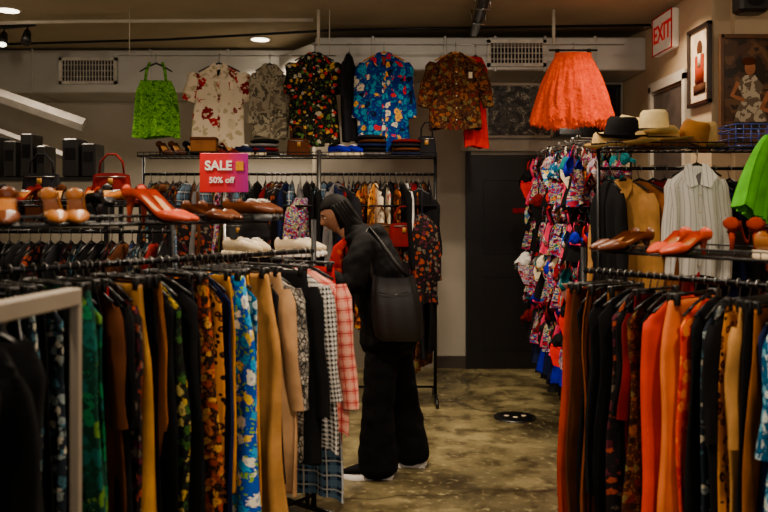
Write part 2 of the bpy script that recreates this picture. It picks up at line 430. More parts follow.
# ------------------------------------------------------------------ room
CEIL = 3.22
def wallmat(name, c, var=.1, rough=.75):
    t = NT(name, rough); f = t.noise(t.obj(), 1.7, 5)
    t.col(t.ramp(f, [(.3, tuple(x*(1-var*1.6) for x in c[:3])+(1,)), (.65, c)])); t.bump(t.noise(t.obj(), 60, 3), .15, .004); return reg(t)
WALLW = wallmat("wall_paint_white", C(190, 184, 172)); WALLC = wallmat("wall_paint_cream", C(184, 164, 138)); CEILM = wallmat("ceiling_paint", C(164, 152, 130), .12)
DARKW = wallmat("wall_paint_dark", C(40, 36, 32)); TRIM = solid("trim_paint", C(180, 172, 158), .5, var=.08)
t = NT("concrete_floor", .4); t.b.inputs["Specular IOR Level"].default_value = .35
o1 = t.obj(); n1 = t.noise(o1, 1.6, 9); n2 = t.noise(t.warp(o1, 1.3, .3), 5.5, 10)
c = t.ramp(n1, [(.34, C(50, 45, 32)), (.48, C(96, 88, 64)), (.64, C(134, 124, 92))])
c = t.mix(t.ramp(n2, [(.38, (.75, .75, .75, 1)), (.56, (0, 0, 0, 1))]), c, C(44, 37, 26))
c = t.mix(t.ramp(t.noise(o1, 22, 6), [(.56, (0, 0, 0, 1)), (.72, (.5, .5, .5, 1))]), c, C(166, 156, 122))
cr = t.vor(t.warp(o1, 1.5, .7), .55, 'DISTANCE_TO_EDGE')
c = t.mix(t.ramp(cr.outputs["Distance"], [(0, (.7, .7, .7, 1)), (.012, (0, 0, 0, 1))]), c, C(30, 26, 18))
t.col(c)
rr_ = t.ramp(n2, [(.3, (.26, .26, .26, 1)), (.7, (.5, .5, .5, 1))]); t.l.new(rr_, t.b.inputs["Roughness"])
t.bump(n2, .1, .01); FLOOR = reg(t)

sbox("floor", (-.3, 3.6, -.05), (8.4, 11.2, .1), FLOOR)
sbox("ceiling", (-.3, 3.6, CEIL+.05), (8.4, 11.2, .1), CEILM)
sbox("wall_back", (.87, 7.98, CEIL/2), (3.1, .14, CEIL), WALLW)
sbox("wall_back_alcove", (-2.6, 8.98, CEIL/2), (3.9, .14, CEIL), WALLW)
sbox("wall_alcove_side", (-.66, 8.48, CEIL/2), (.12, .86, CEIL), WALLW)
sbox("wall_left", (-4.37, 3.6, CEIL/2), (.14, 11.2, CEIL), WALLW)
sbox("wall_right_recess", (2.43, 6.84, CEIL/2), (.14, 2.15, CEIL), WALLC)
sbox("wall_right_return", (3.13, 5.77, CEIL/2), (1.26, .14, CEIL), WALLC)
sbox("wall_right", (3.83, 2.0, CEIL/2), (.14, 7.9, CEIL), WALLC)
sbox("wall_rear", (-.3, -1.93, CEIL/2), (8.4, .14, CEIL), WALLC)
BASEM = solid("baseboard_paint", C(60, 54, 48), .5)
sbox("baseboard_back", (.67, 7.895, .06), (.3, .025, .12), BASEM)
sbox("baseboard_right", (2.345, 6.8, .06), (.025, 2.0, .12), BASEM)

# door
DOORM = solid("door_black_paint", C(6, 6, 7), .45, var=.15, nscale=3)
e = empty("door_1", (1.34, 7.9, 0))
mb = MB(); mb.box((1.34, 7.885, 1.05), (.98, .045, 2.1), DOORM, bev=.006)
for z in (.55, 1.5):
    for (cx, cz, sx, sz) in ((1.34, z+.36, .7, .02), (1.34, z-.36, .7, .02), (.99, z, .02, .72), (1.69, z, .02, .72)):
        mb.box((cx, 7.858, cz), (sx, .012, sz), DOORM)
mb.make("leaf", e, False)
mb = MB()
mb.box((.83, 7.885, 1.08), (.05, .07, 2.16), DOORM); mb.box((1.87, 7.885, 1.08), (.05, .07, 2.16), DOORM); mb.box((1.35, 7.88, 2.19), (1.2, .09, .10), TRIM)
mb.make("frame", e, False)
mb = MB(); mb.tube([(1.76, 7.87, 1.0), (1.76, 7.80, 1.0)], .012, STEEL, 8); mb.tube([(1.76, 7.80, 1.0), (1.66, 7.80, 1.0)], .011, STEEL, 8); mb.make("handle", e)
mb = MB(); mb.box((1.37, 7.852, 1.555), (.21, .012, .05), RED, bev=.003); mb.make("door_sign", e, False)

LEAF = blotch("foliage_print", [(0, C(26, 26, 26)), (.46, C(80, 80, 74)), (.54, C(34, 34, 34)), (.58, C(180, 174, 158)), (.64, C(60, 60, 56)), (.7, C(200, 194, 178))], 14, .5, .15, 4)
e = empty("framed_foliage_picture", (1.33, 7.9, 2.54))
mb = MB(); mb.box((1.33, 7.895, 2.54), (.62, .02, .50), LEAF)
for s in (-1, 1): mb.box((1.33+s*.32, 7.885, 2.54), (.03, .04, .55), TRIM, bev=.004); mb.box((1.33, 7.885, 2.54+s*.26), (.66, .04, .03), TRIM, bev=.004)
mb.make("picture", e, False)
e = empty("window_1", (2.0, 7.9, 2.5)); GLS = solid("dark_window_glass", C(14, 14, 15), .15)
mb = MB(); mb.box((2.0, 7.9, 2.54), (.6, .02, .5), GLS); mb.make("pane", e, False)
mb = MB()
for (cx, cz, sx, sz) in ((2.0, 2.78, .66, .03), (2.0, 2.29, .66, .03), (1.71, 2.54, .03, .5), (2.31, 2.54, .03, .5)):
    mb.box((cx, 7.885, cz), (sx, .05, sz), BLKP)
mb.make("frame", e, False)

# duct soffit along the back, with grilles
DUCT = solid("duct_metal", C(186, 184, 178), .4, .4, var=.18, nscale=2)
mb = MB(); mb.box((.87, 7.55, 2.97), (2.98, .7, .30), DUCT, bev=.01)
for x in (-.1, .55, 1.0, 1.45, 1.9): mb.box((x, 7.55, 2.97), (.025, .72, .32), DUCT, bev=.004)
mb.box((-2.6, 8.55, 2.98), (3.6, .72, .44), DUCT, bev=.01)
for x in (-3.6, -2.4, -1.6): mb.box((x, 8.55, 2.98), (.025, .74, .46), DUCT, bev=.004)
mb.box((-.72, 7.9, 2.97), (.3, 1.1, .34), DUCT, rz=.55, bev=.01)
mb.make("air_duct", None, False)
VENTW = solid("vent_white", C(200, 196, 186), .5); VENTD = solid("vent_dark", C(40, 38, 36), .8)
def vent(name, x, y, z, w, h):
    mb = MB(); mb.box((0, 0, 0), (w, .012, h), VENTD)
    for s in (-1, 1):
        mb.box((s*w/2, -.01, 0), (.03, .03, h+.03), VENTW); mb.box((0, -.01, s*h/2), (w+.03, .03, .03), VENTW)
    n = int(w/.03)
    for i in range(n): mb.box((-w/2+(i+.5)*w/n, -.01, 0), (.008, .018, h), VENTW)
    for i in range(3): mb.box((0, -.012, -h/2+(i+1)*h/4), (w, .012, .005), VENTW)
    mb.make(name, None, False, (x, y, z))
vent("air_vent", 1.19, 7.185, 2.97, .5, .21)
vent("air_vent", -3.02, 8.175, 2.98, .56, .24)

# exit sign on the right recess wall
EXW = NT("exit_sign_face", .4); EXW.col(C(214, 202, 184)); EXW.b.inputs["Emission Color"].default_value = C(255, 235, 215); EXW.b.inputs["Emission Strength"].default_value = .06; EXW = reg(EXW)
EXR = NT("exit_red", .5); EXR.col(C(190, 14, 10)); EXR.b.inputs["Emission Color"].default_value = C(255, 20, 10); EXR.b.inputs["Emission Strength"].default_value = .12; EXR = reg(EXR)
def text(name, body, size, loc, rot, mat, parent, ext=.002, off=.015):
    cu = bpy.data.curves.new(name, 'FONT'); cu.body = body; cu.size = size; cu.align_x = 'CENTER'; cu.align_y = 'CENTER'; cu.extrude = ext
    cu.offset = size*off
    cu.materials.append(mat); o = bpy.data.objects.new(name, cu); o.location = loc; o.rotation_euler = rot; return link(o, parent)
e = empty("exit_sign", (2.34, 6.64, 3.02))
mb = MB(); mb.box((2.33, 6.62, 3.03), (.06, .46, .32), EXW, bev=.01)
for s in (-1, 1): mb.box((2.298, 6.62, 3.03+s*.155), (.008, .46, .008), RED); mb.box((2.298, 6.62+s*.225, 3.03), (.008, .008, .32), RED)
mb.make("housing", e, False)
text("lettering", "EXIT", .20, (2.297, 6.62, 3.03), (math.pi/2, 0, -math.pi/2), EXR, e, off=.02)

# side door in recess wall
e = empty("door_2", (2.36, 6.5, 0)); GD = solid("grey_door_paint", C(74, 66, 60), .45)
mb = MB(); mb.box((2.35, 6.56, 1.28), (.03, .74, 2.56), GD, bev=.004); mb.make("leaf", e, False)
mb = MB()
for y in (6.18, 6.97): mb.box((2.34, y, 1.3), (.06, .06, 2.66), TRIM)
mb.box((2.34, 6.575, 2.62), (.06, .85, .08), TRIM); mb.make("frame", e, False)

# framed picture and poster
e = empty("framed_picture", (2.34, 5.93, 2.64)); MATB = solid("picture_mat", C(204, 184, 158)); FRB = solid("dark_frame_wood", C(34, 20, 14), .35)
PY = 5.94
mb = MB(); mb.box((2.35, PY, 2.64), (.012, .36, .54), MATB)
for s in (-1, 1): mb.box((2.34, PY+s*.185, 2.64), (.035, .03, .59), FRB, bev=.004); mb.box((2.34, PY, 2.64+s*.28), (.035, .4, .03), FRB, bev=.004)
mb.make("frame", e, False)
mb = MB(); mb.box((2.342, PY, 2.6), (.006, .16, .24), RUST); mb.ell((2.342, PY, 2.77), (.004, .05, .06), BROWN); mb.box((2.342, PY, 2.47), (.007, .22, .07), BROWN); mb.box((2.341, PY, 2.68), (.007, .05, .1), CREAM); mb.make("artwork", e)
e = empty("wall_poster", (2.72, 5.69, 2.42))
PST = blotch("poster_print", [(0, C(30, 22, 18)), (.45, C(70, 48, 36)), (.58, C(100, 72, 52)), (.68, C(42, 30, 22))], 9, .35)
mb = MB(); mb.box((2.74, 5.69, 2.42), (.66, .012, .74), PST)
FRW = solid("poster_frame_wood", C(84, 54, 32), .4)
for s in (-1, 1): mb.box((2.74+s*.34, 5.685, 2.42), (.03, .03, .8), FRW, bev=.004); mb.box((2.74, 5.685, 2.42+s*.385), (.7, .03, .03), FRW, bev=.004)
mb.make("frame", e, False)
mb = MB(); y = 5.681; SKT = solid("poster_skin", C(160, 110, 84)); PW = blotch("poster_white", [(0, C(110, 96, 84)), (.5, C(190, 178, 158))], 22); PR = blotch("poster_red", [(0, C(80, 20, 18)), (.5, C(140, 32, 26))], 22)
def figure(cx, cz, s, dress):
    mb.ell((cx, y, cz+.13*s), (.045*s, .002, .06*s), SKT); mb.ell((cx-.008, y-.001, cz+.185*s), (.06*s, .002, .035*s), BROWN)
    mb.raw([(cx-.04*s, y, cz+.07*s), (cx+.04*s, y, cz+.07*s), (cx+.11*s, y, cz-.02*s), (cx+.08*s, y, cz-.1*s), (cx+.15*s, y, cz-.32*s), (cx-.14*s, y, cz-.32*s), (cx-.07*s, y, cz-.1*s), (cx-.11*s, y, cz)], [list(range(8))], dress)
    mb.tube([(cx-.1*s, y, cz+.01), (cx-.15*s, y, cz-.1*s), (cx-.05*s, y, cz-.14*s)], [(.018*s, .001)]*3, SKT, 6, ref=(1, 0, .3))
figure(2.60, 2.47, .85, PW); figure(2.84, 2.40, 1.05, PR)
mb.make("artwork", e, False)

# pipes, suspension rods
mb = MB(); mb.tube([(.8, 7.1, 3.14), (.74, 5.8, 3.14), (.66, 4.2, 3.16)], .04, BSTEEL, 10)
for (x, y) in ((.78, 6.6), (.755, 6.1), (.72, 5.3)): mb.tube([(x-.055, y, 3.14), (x-.055, y, 3.22)], .006, STEEL, 5); mb.tube([(x-.055, y, 3.10), (x+.055, y, 3.10)], .008, STEEL, 5); mb.tube([(x+.055, y, 3.10), (x+.055, y, 3.22)], .006, STEEL, 5)
mb.tube([(-4.2, 7.6, 3.12), (-2.0, 7.4, 3.14), (-.4, 7.0, 3.14), (2.3, 6.9, 3.16)], .012, BSTEEL, 8)
mb.tube([(-4.2, 6.9, 3.16), (-2.6, 6.8, 3.17), (-.6, 6.75, 3.17)], .016, TRIM, 8); mb.make("ceiling_pipe")
HR = 6.6
e = empty("hanging_rail", (.0, HR, 2.95))
mb = MB(); mb.tube([(-.6, HR, 2.93), (1.98, HR, 2.93)], .005, STEEL, 8); mb.tube([(-2.2, HR, 2.84), (-.4, HR, 2.84)], .005, STEEL, 8)
for x, z, r in ((-.54, 2.93, .014), (1.40, 2.93, .014), (-2.1, 2.84, .004), (-.45, 2.84, .004)):
    mb.tube([(x, HR, z), (x, HR, CEIL)], r, TRIM, 8)
mb.make("rail_and_rods", e)

# ---- display garments (hang facing the room)
WOOD = solid("hanger_wood", C(180, 116, 50), .4)
garment("green_tank_top", (-1.88, HR, 2.84), 0.05, GRN, W=.155, L=.60, T=.045, style='strap', flare=.22, seed=3, nf=6, amp=.018, hook='y', rip=.5)
garment("red_flower_shirt", (-1.36, HR, 2.84), 0.0, WFL, W=.20, L=.68, T=.04, sleeve=.24, sl_ang=.34, sl_r=.08, seed=4, collar=True, hook='y', amp=.014, flare=.06, tag=True)
garment("pale_jacket", (-.945, HR+.02, 2.84), .45, JKT, W=.145, L=.60, T=.045, sleeve=.42, sl_ang=.08, seed=5, hook='y', amp=.01, flare=.06, collar=True, sl_r=.05)
garment("black_floral_shirt", (-.575, HR, 2.93), 0.0, KFL, W=.19, L=.76, T=.04, sleeve=.26, sl_ang=.16, sl_r=.07, seed=6, collar=True, hook='y', amp=.014, flare=.05)
garment("dark_blouse", (-.29, HR+.02, 2.93), 1.25, BLK2, W=.12, L=.72, T=.03, sleeve=.3, seed=8, hook='y', flare=.1)
garment("tropical_shirt", (.0, HR, 2.93), -.03, CFL, W=.20, L=.80, T=.045, sleeve=.46, sl_ang=.12, sl_r=.06, seed=9, collar=True, hook='y', hmat=WOOD, amp=.014, flare=.03, inner=RUST)
garment("paisley_shirt", (.59, HR, 2.93), .03, PSL, W=.20, L=.62, T=.045, sleeve=.38, sl_ang=.28, sl_r=.07, seed=10, collar=True, hook='y', hmat=WOOD, amp=.014, flare=.08, tag=True)
garment("red_blouse", (.77, HR+.14, 2.93), .3, RED, W=.10, L=.76, T=.04, seed=12, hook='y', flare=.1)
# tulle skirt
TX = 1.56
e = empty("orange_tulle_skirt", (TX, HR, 2.93))
TT = NT("orange_tulle", .9); tf = TT.noise(TT.obj(), 30, 5)
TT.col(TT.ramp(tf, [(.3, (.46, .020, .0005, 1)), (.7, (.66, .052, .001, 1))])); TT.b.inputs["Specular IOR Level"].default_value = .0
TT.b.inputs["Emission Color"].default_value = (1, .10, .0, 1); TT.b.inputs["Emission Strength"].default_value = .16  # slight glow put into the cloth to brighten its orange; not a light source
TT.bump(TT.noise(TT.obj(), 45, 4), .6, .02); TT = reg(TT)
rt = random.Random(4)
for li, (ln, ra, am, zo) in enumerate(((.50, .315, .010, 0), (.54, .335, .012, 0), (.57, .30, .016, 0), (.52, .25, .018, 0), (.55, .19, .018, 0))):
    mb = MB(); n = 260; ph = [rt.uniform(0, 6.28) for _ in range(8)]; jag = [rt.uniform(-.022, .014) for _ in range(n)]+[0]; jag[n] = jag[0]
    def fn(i, j):
        a = 2*math.pi*i/n; q = j/16
        r = .145+(ra-.145)*(q**.85)+.016*math.sin(q*3.1)
        k = am*(.35+q)
        rp = k*(1.1*math.sin(4*a+ph[0]+2.2*q)+.9*math.sin(7*a+ph[1]-2.6*q)+.7*math.sin(13*a+ph[2]+3.5*q)+.5*math.sin(22*a+ph[4]-5*q)+.4*math.sin(9*q+ph[6]+3*a))
        return ((r+rp*.8)*math.cos(a), (r*.36+rp)*math.sin(a), -.10-ln*q+.016*math.sin(3*a+ph[3])*q+.010*math.cos(8*a+ph[5])*q+(jag[i] if j == 16 else 0)), (a, q)
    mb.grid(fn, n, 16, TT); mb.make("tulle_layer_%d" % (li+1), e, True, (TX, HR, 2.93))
mb = MB()
mb.grid(lambda i, j: ((.152*math.cos(i*math.pi/12), .060*math.sin(i*math.pi/12), -.07-.04*j), (0, 0)), 24, 1, TT)
mb.tube([(-.2, 0, -.045), (.2, 0, -.045)], .009, BLKP, 8); mb.box((-.13, 0, -.065), (.03, .03, .06), BLKP); mb.box((.13, 0, -.065), (.03, .03, .06), BLKP)
mb.tube([(0, 0, -.045), (0, 0, -.01), (0, -.018, 0.01), (0, 0, .018), (0, .014, .008)], .003, STEEL, 6)
mb.make("clip_hanger", e, True, (TX, HR, 2.93))

# ------------------------------------------------------------------ racks full of clothes
def fill(parent, A, B, z, items, side=1, n0=0, sleeves=(0, 0, 0, .45), skirts=0.0, jit=.09):
    A = Vector((A[0], A[1], 0)); B = Vector((B[0], B[1], 0)); d = (B-A).normalized(); p = Vector((d.y, -d.x, 0))*side
    yaw = math.atan2(p.y, p.x); tot = sum(it[1] for it in items); Ln = (B-A).length-.06; s = .03
    for i, it in enumerate(items):
        mat, gap = it[0], it[1]; o = it[2] if len(it) > 2 else {}
        g = gap*Ln/tot; s += g/2; pos = A+d*s; s += g/2
        rr = random.Random(i*13+n0)
        kw = dict(W=rr.uniform(.17, .225), L=rr.uniform(.9, 1.12), T=min(.035, g*.45), sleeve=rr.choice(sleeves), flare=rr.uniform(.0, .2), seed=i+n0, amp=.012, rip=.6, neck=rr.uniform(.05, .08))
        if rr.random() < skirts: kw['style'] = 'skirt'; kw['sleeve'] = 0; kw['W'] = rr.uniform(.16, .2); kw['flare'] = rr.uniform(.05, .25)
        kw.update(o); nm = kw.pop('name', mat.name.replace("_cloth", "")+"_garment")
        jy = kw.pop('jy', rr.uniform(-jit, jit))
        garment(nm, (pos.x, pos.y, z+.001), yaw+jy, mat, parent=parent, **kw)

# left foreground rack
LA, LB = (-1.50, 2.65), (-.36, 4.10); LZ = 1.37
e = empty("clothing_rack", (-.93, 3.38, 0))
mb = MB(); rack_frame(mb, LA, LB, LZ, BSTEEL, shelf=1.53, st=(0, .74)); mb.make("frame", e)
LI = [(BLK, 5), (BLK2, 5), (BLK, 5), (BLK, 4, dict(W=.2, style='skirt')), (SILV, 3, dict(W=.2, style='skirt')), (TFL, 6, dict(W=.22, style='skirt')), (BLK, 4), (TFL, 5), (BLK, 4), (GFL, 6, dict(W=.24, T=.035, name="green_floral_dress", style='skirt')), (GFL, 4, dict(W=.20)), (BLK, 4), (BROWN, 3), (RED, 2, dict(W=.15, style='skirt')),
      (BLK, 5, dict(W=.21)), (DPR, 4), (GOLD, 6, dict(W=.21, style='skirt', name="gold_satin_skirt", T=.035)), (BLK, 4), (CAMEL, 3, dict(style='skirt')), (BLK, 4, dict(W=.22)), (YLF, 5, dict(W=.23, name="yellow_leaf_dress")), (BLK, 5, dict(W=.23)), (BLK2, 3), (RFL, 7, dict(W=.245, T=.04, L=1.08, sleeve=0, name="rust_floral_dress", style='skirt')), (BLK, 4), (LEO, 4), (NAVY, 4, dict(W=.23)),
      (MUST, 3, dict(W=.20, sleeve=0, style='skirt')), (BFL, 6, dict(W=.24, T=.04, sleeve=0, L=1.1, name="blue_floral_dress")), (BWF, 3, dict(W=.22)), (MUST, 3, dict(W=.2)), (NAVY, 3), (TAN, 6, dict(W=.25, L=1.12, T=.035, name="tan_coat", sleeve=0)), (BLK2, 3, dict(W=.23)), (BEIGE, 5, dict(W=.24, L=1.0, sleeve=.55)),
      (SNK, 9, dict(W=.25, L=.86, T=.035, sleeve=.55, name="snake_print_coat", jy=.05)), (BLK, 8, dict(W=.27, L=.90, T=.035, sleeve=.6, jy=.08, name="black_coat")), (HND, 9, dict(W=.27, L=.86, T=.035, sleeve=.55, jy=.12, name="houndstooth_coat")),
      (PPL, 8, dict(W=.285, L=.80, T=.035, sleeve=.6, jy=.18, name="pink_plaid_coat")), (BPL, 4, dict(W=.22, L=1.14, jy=.1, name="blue_plaid_skirt")), (RED, 3, dict(W=.2, L=1.0, jy=.1))]
fill(e, LA, LB, LZ, LI, 1, 100, skirts=.35)

# near-left pale rack with black coats
e = empty("white_garment_rack", (-1.0, 1.95, 0)); WP = solid("white_painted_steel", C(130, 122, 110), .5, var=.08)
mb = MB(); mb.box((-.905, 2.35, .68), (.026, .03, 1.32), WP, bev=.004); mb.box((-1.12, 1.05, .68), (.045, .045, 1.32), WP, bev=.004)
mb.box((-1.015, 1.7, 1.335), (.05, 1.32, .05), WP, rz=-.16, bev=.004)
mb.box((-.92, 2.35, .03), (.5, .05, .04), WP, bev=.004); mb.box((-1.12, 1.05, .03), (.5, .05, .04), WP, bev=.004)
mb.make("frame", e, False)
fill(e, (-1.03, 2.26), (-1.12, 1.2), 1.31, [(BLK, 5, dict(W=.11)), (BLK, 5, dict(W=.12)), (BLK, 5, dict(W=.12)), (BLK2, 5, dict(W=.13)), (BLK, 5, dict(W=.14)), (BLK, 5), (BLK, 5), (NAVY, 5), (BLK, 5)], 1, 400)

# right foreground rack
RA, RB = (.96, 3.85), (1.84, 2.62)
e = empty("clothing_rack", (1.35, 3.2, 0))
mb = MB(); rack_frame(mb, RA, RB, 1.29, BSTEEL, shelf=1.40, st=(.18, 1), half=.2); mb.make("frame", e)
RI = [(RUST, 4, dict(W=.19, sleeve=0, name="rust_dress")), (BROWN, 4, dict(W=.2, style='skirt')), (BLK, 3), (STRB, 4, dict(W=.2, style='skirt')), (BLK, 4), (CAMEL, 3, dict(style='skirt')), (BLK, 3), (DPR, 5, dict(W=.21)), (BLK, 4), (MAROON, 3, dict(style='skirt')), (PSL, 3), (BLK, 4), (ORED, 6, dict(W=.25, T=.04, sleeve=0, flare=.15, name="orange_red_dress")), (ORNG, 6, dict(W=.23, T=.04, sleeve=0, name="orange_dress", style='skirt')), (OPR, 4, dict(W=.21, sleeve=0)),
      (BLK, 5), (TFL, 4, dict(W=.21)), (BLK, 5, dict(W=.22)), (LEO, 3, dict(W=.2)), (TAN, 4, dict(W=.20, style='skirt')), (BLK, 4, dict(W=.21)), (CAMEL, 3, dict(W=.21)), (NAVY, 4), (BWF, 6, dict(W=.23, T=.04, name="blue_print_dress")), (BEIGE, 4, dict(W=.21, name="beige_dress", style='skirt')), (STR, 6, dict(W=.23, T=.04, name="striped_dress")), (BLK, 4), (TAN, 4), (BLK, 5), (OLIVE, 5), (BWF, 5), (BLK, 5)]
for q in RI:
    if len(q) > 2: q[2].setdefault('L', 1.1)
fill(e, RA, RB, 1.29, RI, 1, 200, skirts=.3)

# back-left rack of dark clothes and crowded shoe shelf
e = empty("clothing_rack", (-2.2, 5.0, 0)); DA, DB = (-3.3, 5.0), (-1.32, 5.0)
mb = MB(); rack_frame(mb, DA, DB, 1.44, BSTEEL, shelf=1.60, half=.18); mb.make("frame", e)
rr = random.Random(13); pool = [BLK, BLK2, BLK, NAVY, DPR, BROWN, BLK, TFL, MAROON, BLK]
fill(e, DA, DB, 1.44, [(rr.choice(pool), 5) for _ in range(30)], 1, 600, jit=.2)
SHM = [BLK, BROWN, MAROON, CAMEL, BLKP, RUST]
for i in range(18):
    m = SHM[(i*5) % 6]; shoe("shoe_%d" % (i+1), (-3.25+i*.108, 5.02+.10*(i % 2), 1.604), (i*1.7) % 1.2-.6, m, 'pump' if i % 3 else 'sneaker', .25, e)
for i, (x, m) in enumerate(((-3.1, BROWN), (-2.66, BLKP), (-2.2, BLK2), (-1.75, MAROON))): handbag("handbag_%d" % (i+1), (x, 5.14, 1.634), .1*i-.2, m, .26, .17, .1, e, i)

# centre back two-tier rack
BA, BB = (-1.97, 6.55), (.42, 6.55)
e = empty("clothing_rack", (-.8, 6.55, 0))
mb = MB(); rack_frame(mb, BA, BB, 1.86, BSTEEL, shelf=2.0, st=(0, 1), half=.16); mb.tube([(-.52, 6.4, .05), (-.52, 6.4, 2.05)], .018, STEEL, 8)
mb.tube([(-1.97, 6.35, 1.60), (.42, 6.35, 1.60)], .01, BSTEEL, 6); mb.make("frame", e)
rr = random.Random(3); pool = [BLK, BLK, BLK2, NAVY, DPR, BROWN, BLK, TFL, GREY, MAROON, BLK, RFL, BPL, CONF, OLIVE, PSL]
BI = [(rr.choice(pool), rr.choice((4, 5, 7)), dict(L=rr.uniform(.75, 1.2), W=rr.uniform(.14, .24))) for _ in range(34)]
BI += [(CREAM, 4, dict(L=1.35, W=.17)), (LEO, 4, dict(L=1.3)), (BLK, 4, dict(L=1.4)), (WFL, 4, dict(L=1.4)), (BLK2, 5, dict(L=1.3)), (RFL, 4, dict(L=1.3)), (BLK, 6, dict(L=1.4, W=.24, sleeve=.6)), (WHITE, 3, dict(L=1.2, W=.2)), (DPR, 5, dict(L=1.45)), (RED, 2, dict(L=1.3)), (BLK2, 4, dict(L=1.4, W=.22)), (PSL, 4, dict(L=1.5, W=.2)), (BLK, 5, dict(L=1.35))]
fill(e, BA, BB, 1.86, BI, 1, 300, jit=.5, sleeves=(0, 0, .5))
for i, (x, m, w, l, zz) in enumerate(((-1.80, BLK2, .15, .6, 1.78), (-1.50, DPR, .14, .55, 1.60), (-.86, BLK, .16, .62, 1.80), (-.66, CONF, .12, .5, 1.74), (-.34, BLK2, .16, .7, 1.82), (.28, BLK, .13, .8, 1.80), (.30, DPR, .11, .7, 1.60))):
    yy = 6.35 if zz == 1.60 else 6.40
    garment("dark_jacket", (x, yy, zz), rr.uniform(-.6, .6), m, W=w, L=l, T=.035, sleeve=.45, seed=500+i, parent=e, hook='y')
for i, (x, m) in enumerate(((-1.15, BLKP), (-.05, BROWN), (.15, MAROON))): handbag("hanging_bag_%d" % (i+1), (x, 6.33, 1.28), .15*i, m, .24, .18, .09, e, i)
# folded sweaters, boxes and shoes crowd the top shelf
for k, x in enumerate((-.98, -.10, .18)):
    mb = MB()
    for q in range(4+k % 2):
        m = [BLK2, MAROON, GREY, BLK, NAVY, BROWN][(k*2+q) % 6]; mb.ell((.01*math.sin(q*3), 0, .02+q*.034), (.13-.008*(q % 2), .12, .024), m, 18, 8)
    mb.make("folded_sweaters_%d" % (k+1), e, True, (x, 6.55, 2.004), .1*k)
for i, (x, m, k) in enumerate(((-1.86, BROWN, 'pump'), (-1.76, BROWN, 'pump'), (-1.64, BLK, 'pump'), (-1.54, BLK, 'pump'), (-1.43, MAROON, 'pump'), (-1.33, MAROON, 'pump'), (-1.22, NAVY, 'sneaker'), (-1.12, NAVY, 'sneaker'), (-.44, BLUE, 'sneaker'), (-.34, BLUE, 'sneaker'))):
    shoe("shoe_%d" % (i+1), (x, 6.62, 2.004), .7, m, k, .25, e, sole=CREAM if k == 'sneaker' else BLKP)
handbag("handbag_1", (-.70, 6.55, 2.004), .2, BROWN, .2, .14, .09, e, 2); handbag("handbag_2", (.35, 6.55, 2.004), -.1, BLK2, .16, .16, .09, e, 4)
HB = solid("hatbox_brown", C(110, 70, 40), .6); mb = MB(); mb.box((0, 0, .05), (.2, .16, .1), HB, bev=.006); mb.box((0, 0, .105), (.21, .17, .025), BROWN, bev=.004); mb.make("shoe_box", e, False, (-1.45, 6.46, 2.034), .1)

# right middle rack: jackets + hats above
e = empty("jacket_rack", (1.8, 4.7, 0)); QA, QB = (1.26, 4.70), (2.6, 4.70)
mb = MB(); rack_frame(mb, QA, QB, 1.82, BSTEEL, shelf=1.93, half=.18, r=.01)
mb.make("frame", e)
garment("black_jacket", (1.32, 4.70, 1.82), -1.3, BLK, W=.15, L=.8, T=.03, sleeve=.6, seed=40, parent=e)
garment("tan_suede_jacket", (1.41, 4.70, 1.82), -.95, TAN, W=.20, L=.78, T=.045, sleeve=.6, seed=41, parent=e, collar=True)
garment("camel_coat", (1.50, 4.70, 1.82), -1.05, CAMEL, W=.21, L=.9, T=.04, sleeve=.6, seed=42, parent=e)
garment("maroon_jacket", (1.58, 4.70, 1.82), -1.05, MAROON, W=.21, L=.8, T=.04, sleeve=.55, seed=43, parent=e)
garment("red_blouse", (1.65, 4.70, 1.82), -1.1, RED, W=.19, L=.8, T=.035, sleeve=.5, seed=44, parent=e)
garment("white_blouse", (1.755, 4.49, 1.90), -.1, stripes("white_stripe", C(214, 212, 206), C(170, 168, 166), 40, .2), W=.155, L=.62, T=.045, sleeve=.42, seed=45, parent=e, collar=True, sl_ang=.10, amp=.020, hook='y', sl_r=.045, inner=GREY)
for i, m in enumerate((BLK, BLK2, NAVY, BLK, DPR, BLK, NAVY, BLK2, BLK)):
    garment("dark_garment", (1.76+i*.09, 4.70, 1.82), -1.3, m, W=.19, L=.9, T=.035, sleeve=.5, seed=50+i, parent=e)
STRAW = solid("straw", C(206, 176, 124), .7, bump=.4); FELT = solid("black_felt", C(10, 9, 10), .8); TANF = solid("tan_felt", C(150, 106, 62), .8); CRF = solid("cream_felt", C(230, 208, 160), .7)
hz = 1.937
hs = e
hat("straw_boater", (1.31, 4.72, hz), .4, STRAW, FELT, .085, .10, .13, parent=hs, tiltx=.05)
hat("black_felt_hat", (1.37, 4.63, hz+.05), .9, FELT, BLK2, .09, .13, .135, parent=hs, tiltx=.12)
hat("brown_felt_hat", (1.60, 4.72, hz), .4, TANF, BROWN, .10, .09, .18, parent=hs)
hat("straw_hat", (1.62, 4.70, hz+.035), 1.0, STRAW, BROWN, .10, .10, .17, parent=hs, tiltx=.03)
hat("cream_fedora", (1.575, 4.68, hz+.085), .2, CRF, FELT, .09, .14, .15, parent=hs, tiltx=.08)
hat("tan_felt_hat", (1.80, 4.72, hz), 1.1, TANF, BROWN, .08, .17, .11, parent=hs, tiltx=.3)
hat("pale_straw_hat", (1.46, 4.80, hz+.03), 1.4, CRF, BROWN, .085, .17, .14, parent=hs, tiltx=.2)
hat("olive_sun_hat", (1.44, 4.62, hz+.01), .4, STRAW, TANF, .08, .08, .15, parent=hs, tiltx=.0)
hat("brown_straw_hat", (1.90, 4.78, hz+.02), .4, STRAW, BROWN, .08, .15, .12, parent=hs, tiltx=.15)
